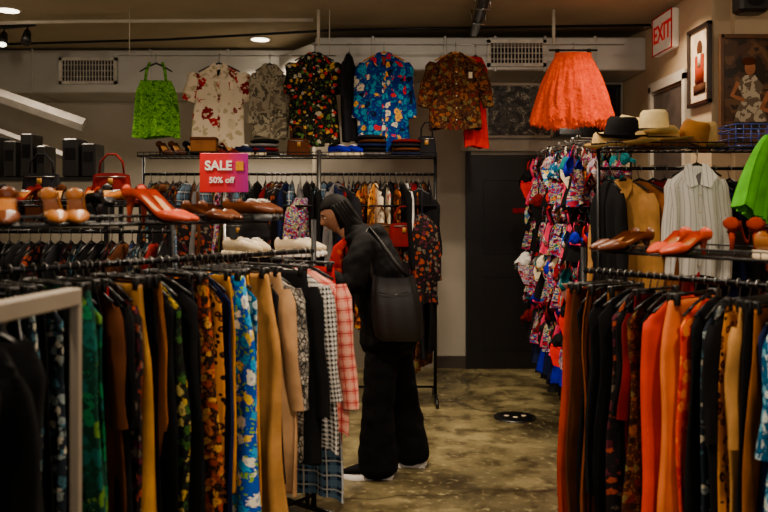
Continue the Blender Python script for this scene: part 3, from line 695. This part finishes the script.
# blue wire basket
e2 = empty("blue_wire_basket", (2.14, 4.6, hz)); BW = solid("blue_wire", C(50, 70, 140), .4)
mb = MB()
for z in (0.006, .05, .10, .13): mb.tube([(2.0, 4.55, hz+z), (2.36, 4.55, hz+z), (2.36, 4.85, hz+z), (2.0, 4.85, hz+z), (2.0, 4.55, hz+z)], .0035, BW, 5)
for i in range(9):
    x = 2.0+.045*i; mb.tube([(x, 4.55, hz+.13), (x, 4.55, hz+.004), (x, 4.85, hz+.004), (x, 4.85, hz+.13)], .0025, BW, 5)
mb.make("wires", e2)
garment("lime_dress", (2.10, 4.22, 2.12), .6, LIME, W=.085, L=.56, T=.04, style='strap', flare=.35, seed=60, hook='y', tilt=.48)
mb = MB(); mb.tube([(2.10, 4.22, 2.13), (2.10, 4.22, CEIL)], .003, STEEL, 6); mb.make("ceiling_hook")

# lingerie rack
LX = 1.60; e = empty("lingerie_rack", (LX, 5.9, 0)); mb = MB()
for y in (5.2, 5.7, 6.2, 6.7): mb.tube([(LX, y, .0), (LX, y, 2.1)], .012, BSTEEL, 8)
for z in (.5, .95, 1.05, 1.5, 1.6, 2.05): mb.tube([(LX, 5.2, z), (LX, 6.7, z)], .006, BSTEEL, 6)
for i in range(16): mb.tube([(LX, 5.2+i*.1, .3), (LX, 5.2+i*.1, 2.05)], .003, BSTEEL, 4)
tiers = (2.04, 1.80, 1.56, 1.32, 1.08, .84)
for z in tiers:
    for i in range(8):
        y = 5.2+i*.21; mb.tube([(LX, y, z), (LX-.32, y, z), (LX-.33, y, z+.02)], .004, STEEL, 5)
mb.make("frame", e)
def bra_mesh(m, m2, k):
    mb = MB()
    for sx in (-1, 1):
        def fn(i, j, sx=sx):
            a = 2*math.pi*i/10; q = j/4*math.pi/2
            tear = 1-.25*max(0, math.sin(a))
            return (sx*.055+.052*math.cos(a)*math.cos(q)*tear, -.026*math.sin(q)+.004*math.sin(3*a+k), -.15+.058*math.sin(a)*math.cos(q)-.01*math.sin(q)), (a*.03+k, q*.05)
        mb.grid(fn, 10, 4, m)
        mb.tube([(sx*.058, -.006, -.10), (sx*.07, 0, -.05), (sx*.06, .0, -.012)], [(.005, .002)]*3, m2, 5)
        mb.tube([(sx*.10, 0, -.165), (sx*.13, .02, -.19), (sx*.11, .04, -.23)], [(.018, .003)]*3, m, 6, ref=(0, 0, 1))
    mb.tube([(-.10, -.004, -.20), (0, -.012, -.205), (.10, -.004, -.20)], [(.010, .004)]*3, m2, 6, ref=(0, 0, 1))
    mb.tube([(-.09, 0, -.02), (0, 0, .0), (.09, 0, -.02)], .004, BLKP, 5)
    if k % 2 == 0:
        vs = [(-.10, -.01, -.21), (.10, -.01, -.21), (.09, -.018, -.25), (.03, -.012, -.34), (-.03, -.012, -.34), (-.09, -.018, -.25)]
        mb.raw(vs, [[0, 1, 2, 3, 4, 5]], m2)
    return mb.mesh("bra_%d" % k)
cols = [RED, BLK, PSTL, CONF, WHITE, KFL, LEO, BLUE, MAROON, CREAM, BLK, RED, PSTL, BFL, BLK2, BWF, CONF, PINK, TEAL, BLK, RFL]
bm = [bra_mesh(m, cols[(i*5+3) % len(cols)], i) for i, m in enumerate(cols)]
rr = random.Random(8)
for ti, z in enumerate(tiers):
    for i in range(11):
        y = 5.2+i*.148
        for k in range(6):
            x = LX-.33+.05*k
            me = bm[rr.randrange(len(bm))]
            if ti >= 4: me = bm[rr.choice([7, 7, 1, 10, 14, 8, 3])]
            o = bpy.data.objects.new("bra", me); o.location = (x, y+rr.uniform(-.05, .05), z+rr.uniform(-.06, .0)); o.rotation_euler = (rr.uniform(-.25, .25), rr.uniform(-.2, .2), -math.pi/2+rr.uniform(-1.1, 1.3)); s = rr.uniform(.75, 1.1); o.scale = (s, s, s)
            link(o, e)
for i in range(12):
    garment("blue_slip" if i % 2 else "dark_slip", (LX-.30+.06*(i % 2), 5.2+i*.13, .86-.12*(i % 2)), -1.5+rr.uniform(-.5, .5), [BLUE, BLK, NAVY, BLK2][i % 4], W=.11, L=.46, T=.05, style='strap', seed=70+i, parent=e, flare=.3, rip=.6)
for i in range(36):
    garment("camisole", (LX-.35+.02*(i % 3), 5.18+i*.045, 2.04-.36*(i % 4)), -1.3+rr.uniform(-.8, .9), cols[(i*7+3) % len(cols)], W=.08, L=.36, T=.035, style='strap', seed=90+i, parent=e, flare=.5, rip=.7, amp=.015)

# ------------------------------------------------------------------ shoes on shelves
def pair(name, x, y, z, yaw, mat, kind='pump', gap=.095, inner=TAN, **k):
    e = empty(name, (x, y, z)); px, py = math.cos(yaw), math.sin(yaw)
    shoe("shoe_left", (x-px*gap/2, y-py*gap/2, z), yaw+.06, mat, kind, parent=e, inner=inner, **k)
    shoe("shoe_right", (x+px*gap/2, y+py*gap/2, z), yaw-.08, mat, kind, parent=e, inner=inner, **k)
OLR = solid("orange_leather", (.50, .045, .004, 1), .32, var=.1); BLR = solid("brown_leather", C(84, 44, 22), .3); TLR = solid("tan_leather", C(140, 90, 50), .35); CLR = solid("cream_leather", C(200, 184, 158), .4); DLR = solid("black_leather", C(14, 12, 12), .25)
zs = 1.534
pair("orange_pumps", -.99, 3.16, zs, 1.25, OLR, inner=BEIGE, size=.27, lift=.09)
pair("brown_flats", -.83, 3.49, zs, 1.0, BLR, inner=BROWN, lift=.03)
pair("tan_pumps", -1.21, 3.00, zs, .5, TLR, inner=BROWN)
pair("brown_pumps", -1.36, 2.78, zs, .5, BLR, inner=TLR)
pair("black_pumps", -1.14, 3.24, zs, -1.3, DLR, inner=BLK)
pair("brown_loafers", -.70, 3.70, zs, 1.1, BLR, 'sneaker', sole=BLKP)
pair("black_loafers", -1.38, 3.00, zs, -1.2, DLR, 'sneaker', sole=BLKP)
zr = 1.404
pair("tan_sneakers", 1.47, 3.02, zr, .1, TLR, 'sneaker', sole=CLR, inner=CREAM)
pair("orange_flats", 1.28, 3.28, zr, -1.0, OLR, 'pump', lift=.05, inner=TLR)
pair("tan_heels", 1.66, 2.82, zr, -.2, TLR, 'pump', lift=.08)
pair("brown_flats", 1.14, 3.52, zr, -1.2, BLR, 'pump', lift=.04)
pair("brown_heels", 1.50, 3.34, zr, 2.6, RUST, 'pump', lift=.09)
e = empty("shoe_stand", (-.72, 4.45, 0)); mb = MB(); mb.box((-.68, 4.44, 1.315), (.6, .38, .03), BSTEEL, bev=.005)
for sx in (-1, 1):
    for sy in (-1, 1): mb.tube([(-.68+sx*.27, 4.42+sy*.14, 0), (-.68+sx*.27, 4.42+sy*.14, 1.3)], .012, BSTEEL, 8)
mb.make("stand", e)
pair("white_sneakers", -.56, 4.36, 1.331, 1.2, CLR, 'sneaker', sole=WHITE, inner=WHITE)
pair("cream_sneakers", -.82, 4.36, 1.331, .9, CLR, 'sneaker', sole=CREAM, inner=WHITE)
mb = MB(); mb.ell((0, 0, 0), (.085, .09, .13), FELT, 20, 10, lo=0, hi=.5)
mb.grid(lambda i, j: ((.088*math.cos(i*math.pi/10), .094*math.sin(i*math.pi/10), -.01+.035*j), (0, 0)), 20, 1, BLK2); mb.ell((0, 0, .135), (.02, .02, .018), BLK2, 10, 6)
mb.tube([(0, 0, -.105), (0, 0, -.09)], .06, BLKP, 16); mb.tube([(0, 0, -.1), (0, 0, .05)], .03, BLKP, 12)
mb.make("knit_hat_on_stand", None, True, (-.74, 4.56, 1.436))
# sale sign on stand
SG = NT("sale_sign_print", .4); spx = SG.node("ShaderNodeSeparateXYZ"); SG.l.new(SG.obj(), spx.inputs[0])
SG.col(SG.ramp(SG.math('ADD', SG.math('MULTIPLY', spx.outputs[0], 3.0), .5), [(0.05, C(190, 10, 22)), (.55, C(190, 12, 64)), (.95, C(160, 16, 130))])); SG = reg(SG)
e = empty("sale_sign", (-1.04, 5.3, 0))
mb = MB(); mb.box((0, 0, 0), (.32, .012, .26), SG, bev=.003); mb.make("panel", e, False, (-1.06, 5.3, 1.82))
mb = MB(); mb.tube([(-1.06, 5.32, .02), (-1.06, 5.32, 1.7)], .01, STEEL, 8); mb.tube([(-1.06, 5.32, 0), (-1.06, 5.32, .02)], .14, BSTEEL, 20); mb.make("pole", e)
LW = solid("sign_white", C(245, 240, 236), .5, var=.02)
text("sale_text", "SALE", .085, (-1.095, 5.29, 1.865), (math.pi/2, 0, 0), LW, e, .001, .03)
text("percent_text", "50% off", .055, (-1.075, 5.29, 1.77), (math.pi/2, 0, 0), LW, e, .001, .02)
mb = MB(); mb.box((-.955, 5.291, 1.865), (.05, .004, .06), MUST); mb.make("icon", e, False)

# left back shelving with boxes, slanted white stair beams
e = empty("storage_shelf", (-2.75, 6.6, 0)); mb = MB()
for z in (.4, .9, 1.4, 1.82): mb.box((-2.8, 6.7, z), (1.1, .4, .03), BLKP)
for x in (-3.34, -2.26):
    for y in (6.52, 6.88): mb.box((x, y, .92), (.035, .035, 1.84), BLKP)
for z in (.43, .93, 1.43):
    for i in range(6): mb.box((-3.22+i*.17, 6.7, z+.12+.015*(i % 3)), (.13, .3, .22+.03*(i % 3)), [BLK, BLK2, BROWN, NAVY][i % 4], bev=.008)
mb.make("shelves", e, False)
mb = MB()
for i, (x, w, h) in enumerate(((-3.22, .10, .34), (-3.08, .1, .30), (-2.94, .1, .36), (-2.82, .08, .26), (-2.58, .13, .32), (-2.43, .12, .28))): mb.box((x, 6.68, 1.836+h/2), (w, .22, h), BLKP, bev=.01); mb.box((x, 6.565, 1.836+h*.6), (w*.6, .008, h*.3), BLK2)
mb.make("black_boxes", e, False)
e = empty("white_stair_stringer", (-2.9, 7.4, 0)); mb = MB(); STW = solid("stair_white", C(140, 136, 130), .5)
def beam(a, b, w, h, mat):
    a = Vector(a); b = Vector(b); mb.tube([a, b], [(h, w)]*2, mat, 4, ref=(0, 0, 1))
beam((-4.0, 7.3, 2.78), (-2.74, 7.3, 2.34), .04, .06, STW); beam((-4.0, 7.3, 2.45), (-2.9, 7.3, 2.05), .03, .035, STW)
beam((-2.80, 7.3, 0.0), (-2.80, 7.3, 2.33), .045, .045, STW); beam((-3.1, 7.3, 0.0), (-3.1, 7.3, 2.45), .03, .03, STW); beam((-3.95, 7.3, 0.0), (-3.95, 7.3, 2.75), .05, .05, STW)
mb.make("beams", e, False)

# floor drain
mb = MB(); mb.tube([(0, 0, 0), (0, 0, .006)], .16, BLKP, 32); mb.tube([(0, 0, .006), (0, 0, .009)], [.135, .13], BSTEEL, 32)
for (a, b) in ((-.06, .02), (0, -.02), (.07, .02)): mb.ell((a, b, .01), (.022, .02, .003), CLR, 10, 4)
mb.make("floor_drain_cover", None, True, (.99, 6.05, 0))

# ------------------------------------------------------------------ woman
WY = 4.80
wom = empty("woman", (0, WY, 0))
COAT = solid("black_coat_fabric", C(7, 7, 8), .8, bump=.3); PANT = solid("black_trouser_fabric", C(6, 6, 7), .85); HAIR = solid("black_hair", (.003, .0024, .0022, 1), .7, bump=.4)
ct = bpy.data.textures.new("cloth_folds", 'CLOUDS'); ct.noise_scale = .14; ct.noise_depth = 2
ct2 = bpy.data.textures.new("long_folds", 'CLOUDS'); ct2.noise_scale = .09; ct2.noise_depth = 1
def remesh(o, vox, it=6, f=.6, tex=None, st=.03):
    m = o.modifiers.new("remesh", 'REMESH'); m.mode = 'VOXEL'; m.voxel_size = vox; m.use_smooth_shade = True
    s = o.modifiers.new("smooth", 'SMOOTH'); s.iterations = it; s.factor = f
    if tex:
        d = o.modifiers.new("folds", 'DISPLACE'); d.texture = tex; d.strength = st; d.mid_level = .5; d.texture_coords = 'LOCAL'
def blob(mb, pts, rad, mat, n=14, ref=None):
    pts = [Vector(p) for p in pts]; rad = [(r if isinstance(r, (tuple, list)) else (r, r)) for r in rad]
    t0 = (pts[0]-pts[1]).normalized(); t1 = (pts[-1]-pts[-2]).normalized(); m0 = min(rad[0]); m1 = min(rad[-1])
    P = [pts[0]+t0*m0*.6, pts[0]+t0*m0*.4]+pts+[pts[-1]+t1*m1*.4, pts[-1]+t1*m1*.6]
    Rr = [(rad[0][0]*.35, rad[0][1]*.35), (rad[0][0]*.75, rad[0][1]*.75)]+list(rad)+[(rad[-1][0]*.75, rad[-1][1]*.75), (rad[-1][0]*.35, rad[-1][1]*.35)]
    mb.tube(P, Rr, mat, n, ref=ref)
SD = (0, 1, 0)
mb = MB()
blob(mb, [(.03, WY, .80), (.02, WY, .92), (-.005, WY, 1.06), (-.04, WY, 1.20), (-.09, WY, 1.32), (-.14, WY, 1.40), (-.19, WY, 1.46)],
     [(.215, .185), (.21, .17), (.195, .155), (.20, .155), (.205, .145), (.15, .11), (.075, .07)], COAT, 20, SD)
blob(mb, [(-.12, WY-.15, 1.385), (-.145, WY-.215, 1.27), (-.16, WY-.24, 1.15), (-.24, WY-.26, 1.14), (-.33, WY-.28, 1.195), (-.385, WY-.30, 1.225)], [.076, .075, .07, .062, .052, .042], COAT, 14)
blob(mb, [(-.13, WY+.15, 1.385), (-.19, WY+.21, 1.26), (-.25, WY+.2, 1.14), (-.36, WY+.13, 1.17), (-.47, WY+.05, 1.22)], [.072, .07, .062, .052, .042], COAT, 14)
blob(mb, [(-.22, WY-.085, 1.40), (-.15, WY-.12, 1.425), (-.07, WY-.085, 1.435), (-.035, WY, 1.43), (-.07, WY+.085, 1.435), (-.15, WY+.12, 1.425), (-.22, WY+.085, 1.40)], [.028, .036, .05, .062, .05, .036, .028], COAT, 12)
blob(mb, [(-.09, WY, 1.44), (-.04, WY, 1.36), (-.02, WY, 1.28)], [(.10, .055), (.11, .06), (.06, .03)], COAT, 14, SD)
o = mb.make("coat", wom); remesh(o, .012, 4, tex=ct, st=.05)
mb = MB()
blob(mb, [(.03, WY, .96), (.03, WY, .84)], [(.17, .13), (.175, .135)], PANT, 18, SD)
blob(mb, [(.01, WY-.08, .86), (-.02, WY-.09, .62), (-.035, WY-.095, .40), (-.04, WY-.09, .2), (-.035, WY-.09, .06)], [(.10, .115), (.095, .10), (.095, .095), (.10, .11), (.105, .125)], PANT, 18, SD)
blob(mb, [(.05, WY+.08, .86), (.085, WY+.1, .62), (.125, WY+.11, .40), (.16, WY+.12, .2), (.175, WY+.12, .07)], [(.10, .115), (.095, .10), (.09, .09), (.095, .10), (.10, .11)], PANT, 18, SD)
o = mb.make("trousers", wom); remesh(o, .012, 4, tex=ct2, st=.02)
shoe("shoe_near", (.045, WY-.09, 0), -math.pi/2+.05, BLK, 'sneaker', .28, wom, inner=BLK, sole=WHITE)
shoe("shoe_far", (.25, WY+.12, 0), -math.pi/2-.05, BLK, 'sneaker', .27, wom, inner=BLK, sole=WHITE)
HC = Vector((-.285, WY, 1.552)); pitch = math.radians(26)
HM = Matrix.Translation(HC) @ Matrix.Rotation(-pitch, 4, 'Y') @ Matrix.Rotation(math.radians(12), 4, 'Z')
mb = MB()
def headf(i, j):
    nu, nv = 40, 30; a = 2*math.pi*i/nu; b = math.pi*(-.5+j/nv)
    dx, dy, dz = -math.cos(b)*math.cos(a), math.cos(b)*math.sin(a), math.sin(b)
    x, y, z = .092*dx, .073*dy, .112*dz
    if z < 0:
        k = -z/.112; y *= 1-.32*k; x *= 1-.18*k
        if dx < 0: x -= .012*k
        else: x -= .02*k
    front = max(0, -dx)
    def g(cy, cz, sy, sz): return math.exp(-((y-cy)/sy)**2-((z-cz)/sz)**2)*front
    x -= .024*g(0, -.022, .011, .018)+.010*g(0, .002, .008, .02)
    x += .009*g(.03, .008, .016, .012)+.009*g(-.03, .008, .016, .012)
    x -= .007*g(0, -.055, .022, .007)+.006*g(0, -.066, .018, .006)+.008*g(0, -.094, .02, .014)-.004*g(0, -.0605, .022, .003)
    x -= .005*g(.03, .026, .02, .006)+.005*g(-.03, .026, .02, .006)
    return (x, y, z), (0, 0)
mb.grid(headf, 40, 30, SKIN, HM)
EYW = solid("eye_white", C(200, 190, 180), .4)
for s in (-1, 1):
    mb.ell((.008, s*.074, -.004), (.018, .007, .03), SKIN, 12, 8, HM); mb.ell((-.075, s*.03, .007), (.009, .011, .004), EYW, 10, 8, HM); mb.ell((-.081, s*.03, .006), (.004, .004, .004), BLKP, 8, 6, HM)
    mb.tube([(-.088, s*.014, .026), (-.09, s*.03, .031), (-.082, s*.045, .026)], .003, HAIR, 5, HM)
mb.tube([(-.0985, -.02, -.0605), (-.104, 0, -.0595), (-.0985, .02, -.0605)], .0035, solid("lip", C(110, 52, 46), .5), 6, HM)
mb.tube([(-.27, WY, 1.50), (-.215, WY, 1.44), (-.18, WY, 1.39)], [.05, .05, .055], SKIN, 14)
mb.make("head", wom, merge=True)
mb = MB()
def hairf(i, j):
    nu, nv = 48, 22; a = 2*math.pi*i/nu; b = math.pi*(.5-j/nv*.84)
    dx, dy, dz = -math.cos(b)*math.cos(a), math.cos(b)*math.sin(a), math.sin(b)
    wv = 1+.015*math.sin(21*a+3*b)
    x, y, z = .102*dx*wv+.006, .082*dy*wv, .120*dz*wv+.002
    if dx < -.15:
        lim = .056
        if z < lim: f = min(1, (lim-z)/.03); x = x*(1-f)+(-.025)*f; y = y*(1-f*.12)
    return (x, y, z), (a, b)
mb.grid(hairf, 48, 22, HAIR, HM)
blob(mb, [HM @ Vector((.045, 0, .02)), HM @ Vector((.07, 0, -.05)), Vector((-.15, WY, 1.46)), Vector((-.12, WY, 1.40))], [(.070, .045), (.070, .045), (.075, .045), (.05, .03)], HAIR, 14, SD)
for k in range(5):
    oy = -.066+.004*k; ox = -.012+.02*k
    blob(mb, [HM @ Vector((ox, oy-.008, .05)), HM @ Vector((ox+.01, oy-.010, -.02)), HM @ Vector((ox+.025, oy, -.09)), Vector((-.22+.02*k, WY-.07, 1.41))], [(.014, .010), (.016, .011), (.015, .011), (.008, .008)], HAIR, 8)
mb.make("hair", wom)
SCF = floral("orange_scarf", C(150, 44, 18), [C(176, 80, 40), C(110, 26, 14)], 30, .4)
mb = MB()
mb.tube([(-.225, WY-.08, 1.40), (-.27, WY-.10, 1.35), (-.285, WY-.10, 1.28), (-.28, WY-.095, 1.20), (-.275, WY-.09, 1.12)], [(.018, .012), (.030, .012), (.036, .012), (.036, .010), (.036, .008)], SCF, 12, ref=(1, .2, 0))
mb.tube([(-.225, WY+.05, 1.40), (-.27, WY+.06, 1.34), (-.285, WY+.05, 1.25), (-.28, WY+.05, 1.15)], [(.018, .012), (.030, .012), (.034, .01), (.034, .008)], SCF, 12, ref=(1, .2, 0))
mb.make("scarf", wom)
def hand(name, W0, dirv, up, thumb_side):
    d = Vector(dirv).normalized(); u = Vector(up); u = (u-d*u.dot(d)).normalized(); s = d.cross(u)*thumb_side
    W0 = Vector(W0); mb = MB()
    def P(a, b, c): return W0+d*a+s*b+u*c
    blob(mb, [P(-.06, 0, 0), P(0, 0, 0), P(.04, .0, .002), P(.085, 0, .0)], [(.024, .024), (.023, .018), (.034, .014), (.036, .012)], SKIN, 12, tuple(s))
    for k, (off, ln, rd) in enumerate(((.03, .9, .0085), (.010, 1.0, .009), (-.011, .93, .0085), (-.030, .75, .0075))):
        a = .083-.004*abs(k-1)
        blob(mb, [P(a-.015, off, .0), P(a+.012, off, .002), P(a+.042*ln, off*1.05, -.010), P(a+.052*ln, off*1.05, -.034*ln), P(a+.040*ln, off, -.052*ln)], [rd*1.05, rd*1.05, rd, rd*.92, rd*.8], SKIN, 8)
    blob(mb, [P(.015, .02, -.004), P(.040, .046, -.012), P(.066, .052, -.026), P(.082, .044, -.038)], [.014, .0115, .010, .0085], SKIN, 8)
    o = mb.make(name, wom); remesh(o, .0035, 3, .5)
hand("hand_near", (-.395, WY-.305, 1.232), (-.9, -.12, .25), (0.15, 0, 1), -1)
hand("hand_far", (-.485, WY+.04, 1.23), (-.9, -.35, .1), (0.1, 0, 1), 1)
BAGM = solid("bag_leather", C(10, 9, 10), .5, bump=.4)
mb = MB(); by = WY-.25
def bagf(i, j):
    a = 2*math.pi*i/28; q = j/12; w = .135*(.86+.22*math.sin(q*math.pi*.75)); th = .06*math.sin(max(.12, q)*math.pi*.93)**.5
    if j == 12: w *= .8; th *= .3
    x = w*sp(math.cos(a), .8); y = th*sp(math.sin(a), .8)+.006*math.sin(9*a)
    return (x+.05+.04*q, y+by, 1.20-.37*q+.012*math.cos(2*a)*(1-q)), (a, q)
mb.grid(bagf, 28, 12, BAGM)
mb.tube([(-.06, by-.01, 1.18), (-.09, by+.03, 1.30), (-.12, WY-.16, 1.435), (-.09, WY-.12, 1.47), (-.02, WY-.16, 1.39), (.06, by+.0, 1.28), (.15, by, 1.18)], [(.012, .004)]*7, BAGM, 8)
mb.tube([(-.06, by-.056, 1.12), (.05, by-.066, 1.10), (.16, by-.055, 1.12)], .0025, BSTEEL, 6)
mb.make("shoulder_bag", wom, merge=True)

# ------------------------------------------------------------------ lights
EM = NT("lamp_glow", .5); EM.col((1, 1, 1, 1)); EM.b.inputs["Emission Color"].default_value = (1, .86, .66, 1); EM.b.inputs["Emission Strength"].default_value = 8; EM = reg(EM)
def downlight(x, y, w, col=(1, .80, .58), size=.2, spread=130):
    e = empty("recessed_downlight", (x, y, CEIL))
    mb = MB(); mb.tube([(x, y, CEIL-.012), (x, y, CEIL)], .085, EM, 20); mb.tube([(x, y, CEIL-.008), (x, y, CEIL)], .105, TRIM, 24); mb.make("lamp", e)
    l = bpy.data.lights.new("light", 'AREA'); l.shape = 'DISK'; l.size = size; l.energy = w; l.color = col; l.spread = math.radians(spread)
    o = bpy.data.objects.new("light", l); o.location = (x, y, CEIL-.03); link(o, e)
downlight(-1.2, 7.75, 40); downlight(-3.1, 6.6, 32)
downlight(1.9, 6.0, 24); downlight(.3, 5.3, 46); downlight(-1.5, 5.0, 38)
downlight(-.1, 3.0, 48); downlight(1.4, 2.1, 38); downlight(-1.5, 1.9, 32)
def fill_pendant(x, y, z, w):  # added lamp above the frame, put in to brighten the ceiling and room
    e = empty("added_fill_pendant", (x, y, CEIL)); mb = MB()
    mb.tube([(x, y, z+.10), (x, y, CEIL)], .004, BLKP, 6); mb.tube([(x, y, CEIL-.02), (x, y, CEIL)], .05, BLKP, 16)
    mb.tube([(x, y, z+.05), (x, y, z+.11)], [.03, .02], BLKP, 12); mb.make("cord", e)
    l = bpy.data.lights.new("fill_bulb", 'POINT'); l.energy = w; l.color = (1, .82, .62); l.shadow_soft_size = .06
    o = bpy.data.objects.new("fill_bulb", l); o.location = (x, y, z-.02); link(o, e)
fill_pendant(-1.7, 4.3, 2.86, 26); fill_pendant(.9, 4.3, 2.86, 32); fill_pendant(2.6, 4.0, 2.86, 12); fill_pendant(-3.6, 4.6, 2.9, 14)
# unseen fill panel added behind the viewpoint, framed like a window, for soft frontal light
e = empty("added_fill_frame", (0, -1.84, 1.6)); mb = MB()
for (cx, cz, sx, sz) in ((0, 2.75, 4.1, .08), (0, .6, 4.1, .08), (-2.0, 1.68, .08, 2.2), (2.0, 1.68, .08, 2.2), (0, 1.68, .05, 2.1)):
    mb.box((cx, -1.83, cz), (sx, .08, sz), BLKP)
mb.make("frame", e, False)
l = bpy.data.lights.new("added_fill_light", 'AREA'); l.shape = 'RECTANGLE'; l.size = 3.9; l.size_y = 2.0; l.energy = 36; l.color = (1, .90, .80)
o = bpy.data.objects.new("added_fill_light", l); o.location = (0, -1.8, 1.68); o.rotation_euler = (math.pi/2, 0, 0); link(o, e)
# track light, top left
e = empty("track_light", (-3.5, 7.2, CEIL)); mb = MB()
mb.box((-3.5, 7.2, CEIL-.02), (.9, .04, .03), BLKP, rz=-.35)
for (x, y) in ((-3.75, 7.29), (-3.4, 7.16), (-3.15, 7.07)):
    mb.tube([(x, y, CEIL-.03), (x, y, CEIL-.1)], .008, BLKP, 6); mb.tube([(x, y, CEIL-.08), (x+.03, y-.1, CEIL-.19)], [.03, .045], BLKP, 12)
mb.ell((-3.72, 7.19, CEIL-.195), (.04, .04, .03), EM, 10, 6); mb.ell((-3.37, 7.06, CEIL-.195), (.036, .036, .02), EM, 10, 6)
mb.make("track", e)
mb = MB(); mb.box((0, 0, 0), (.2, .16, .26), BLKP, bev=.02); mb.tube([(0, -.082, -.03), (0, -.086, -.03)], .065, BSTEEL, 20); mb.tube([(0, 0, .1), (0, 0, .2)], .01, BLKP, 6); mb.make("speaker", None, False, (2.52, 5.5, 3.05))

w = bpy.data.worlds.new("world"); SC.world = w; w.use_nodes = True
w.node_tree.nodes["Background"].inputs[0].default_value = (.9, .8, .7, 1); w.node_tree.nodes["Background"].inputs[1].default_value = .03
cam = bpy.data.cameras.new("camera"); cam.lens = 37.5; cam.sensor_width = 36; cam.shift_y = -50/768
cam.dof.use_dof = True; cam.dof.focus_distance = 5.4; cam.dof.aperture_fstop = 2.0
co = bpy.data.objects.new("camera", cam); co.location = (0, 0, 1.6); co.rotation_euler = (math.pi/2, 0, 0); SC.collection.objects.link(co); SC.camera = co
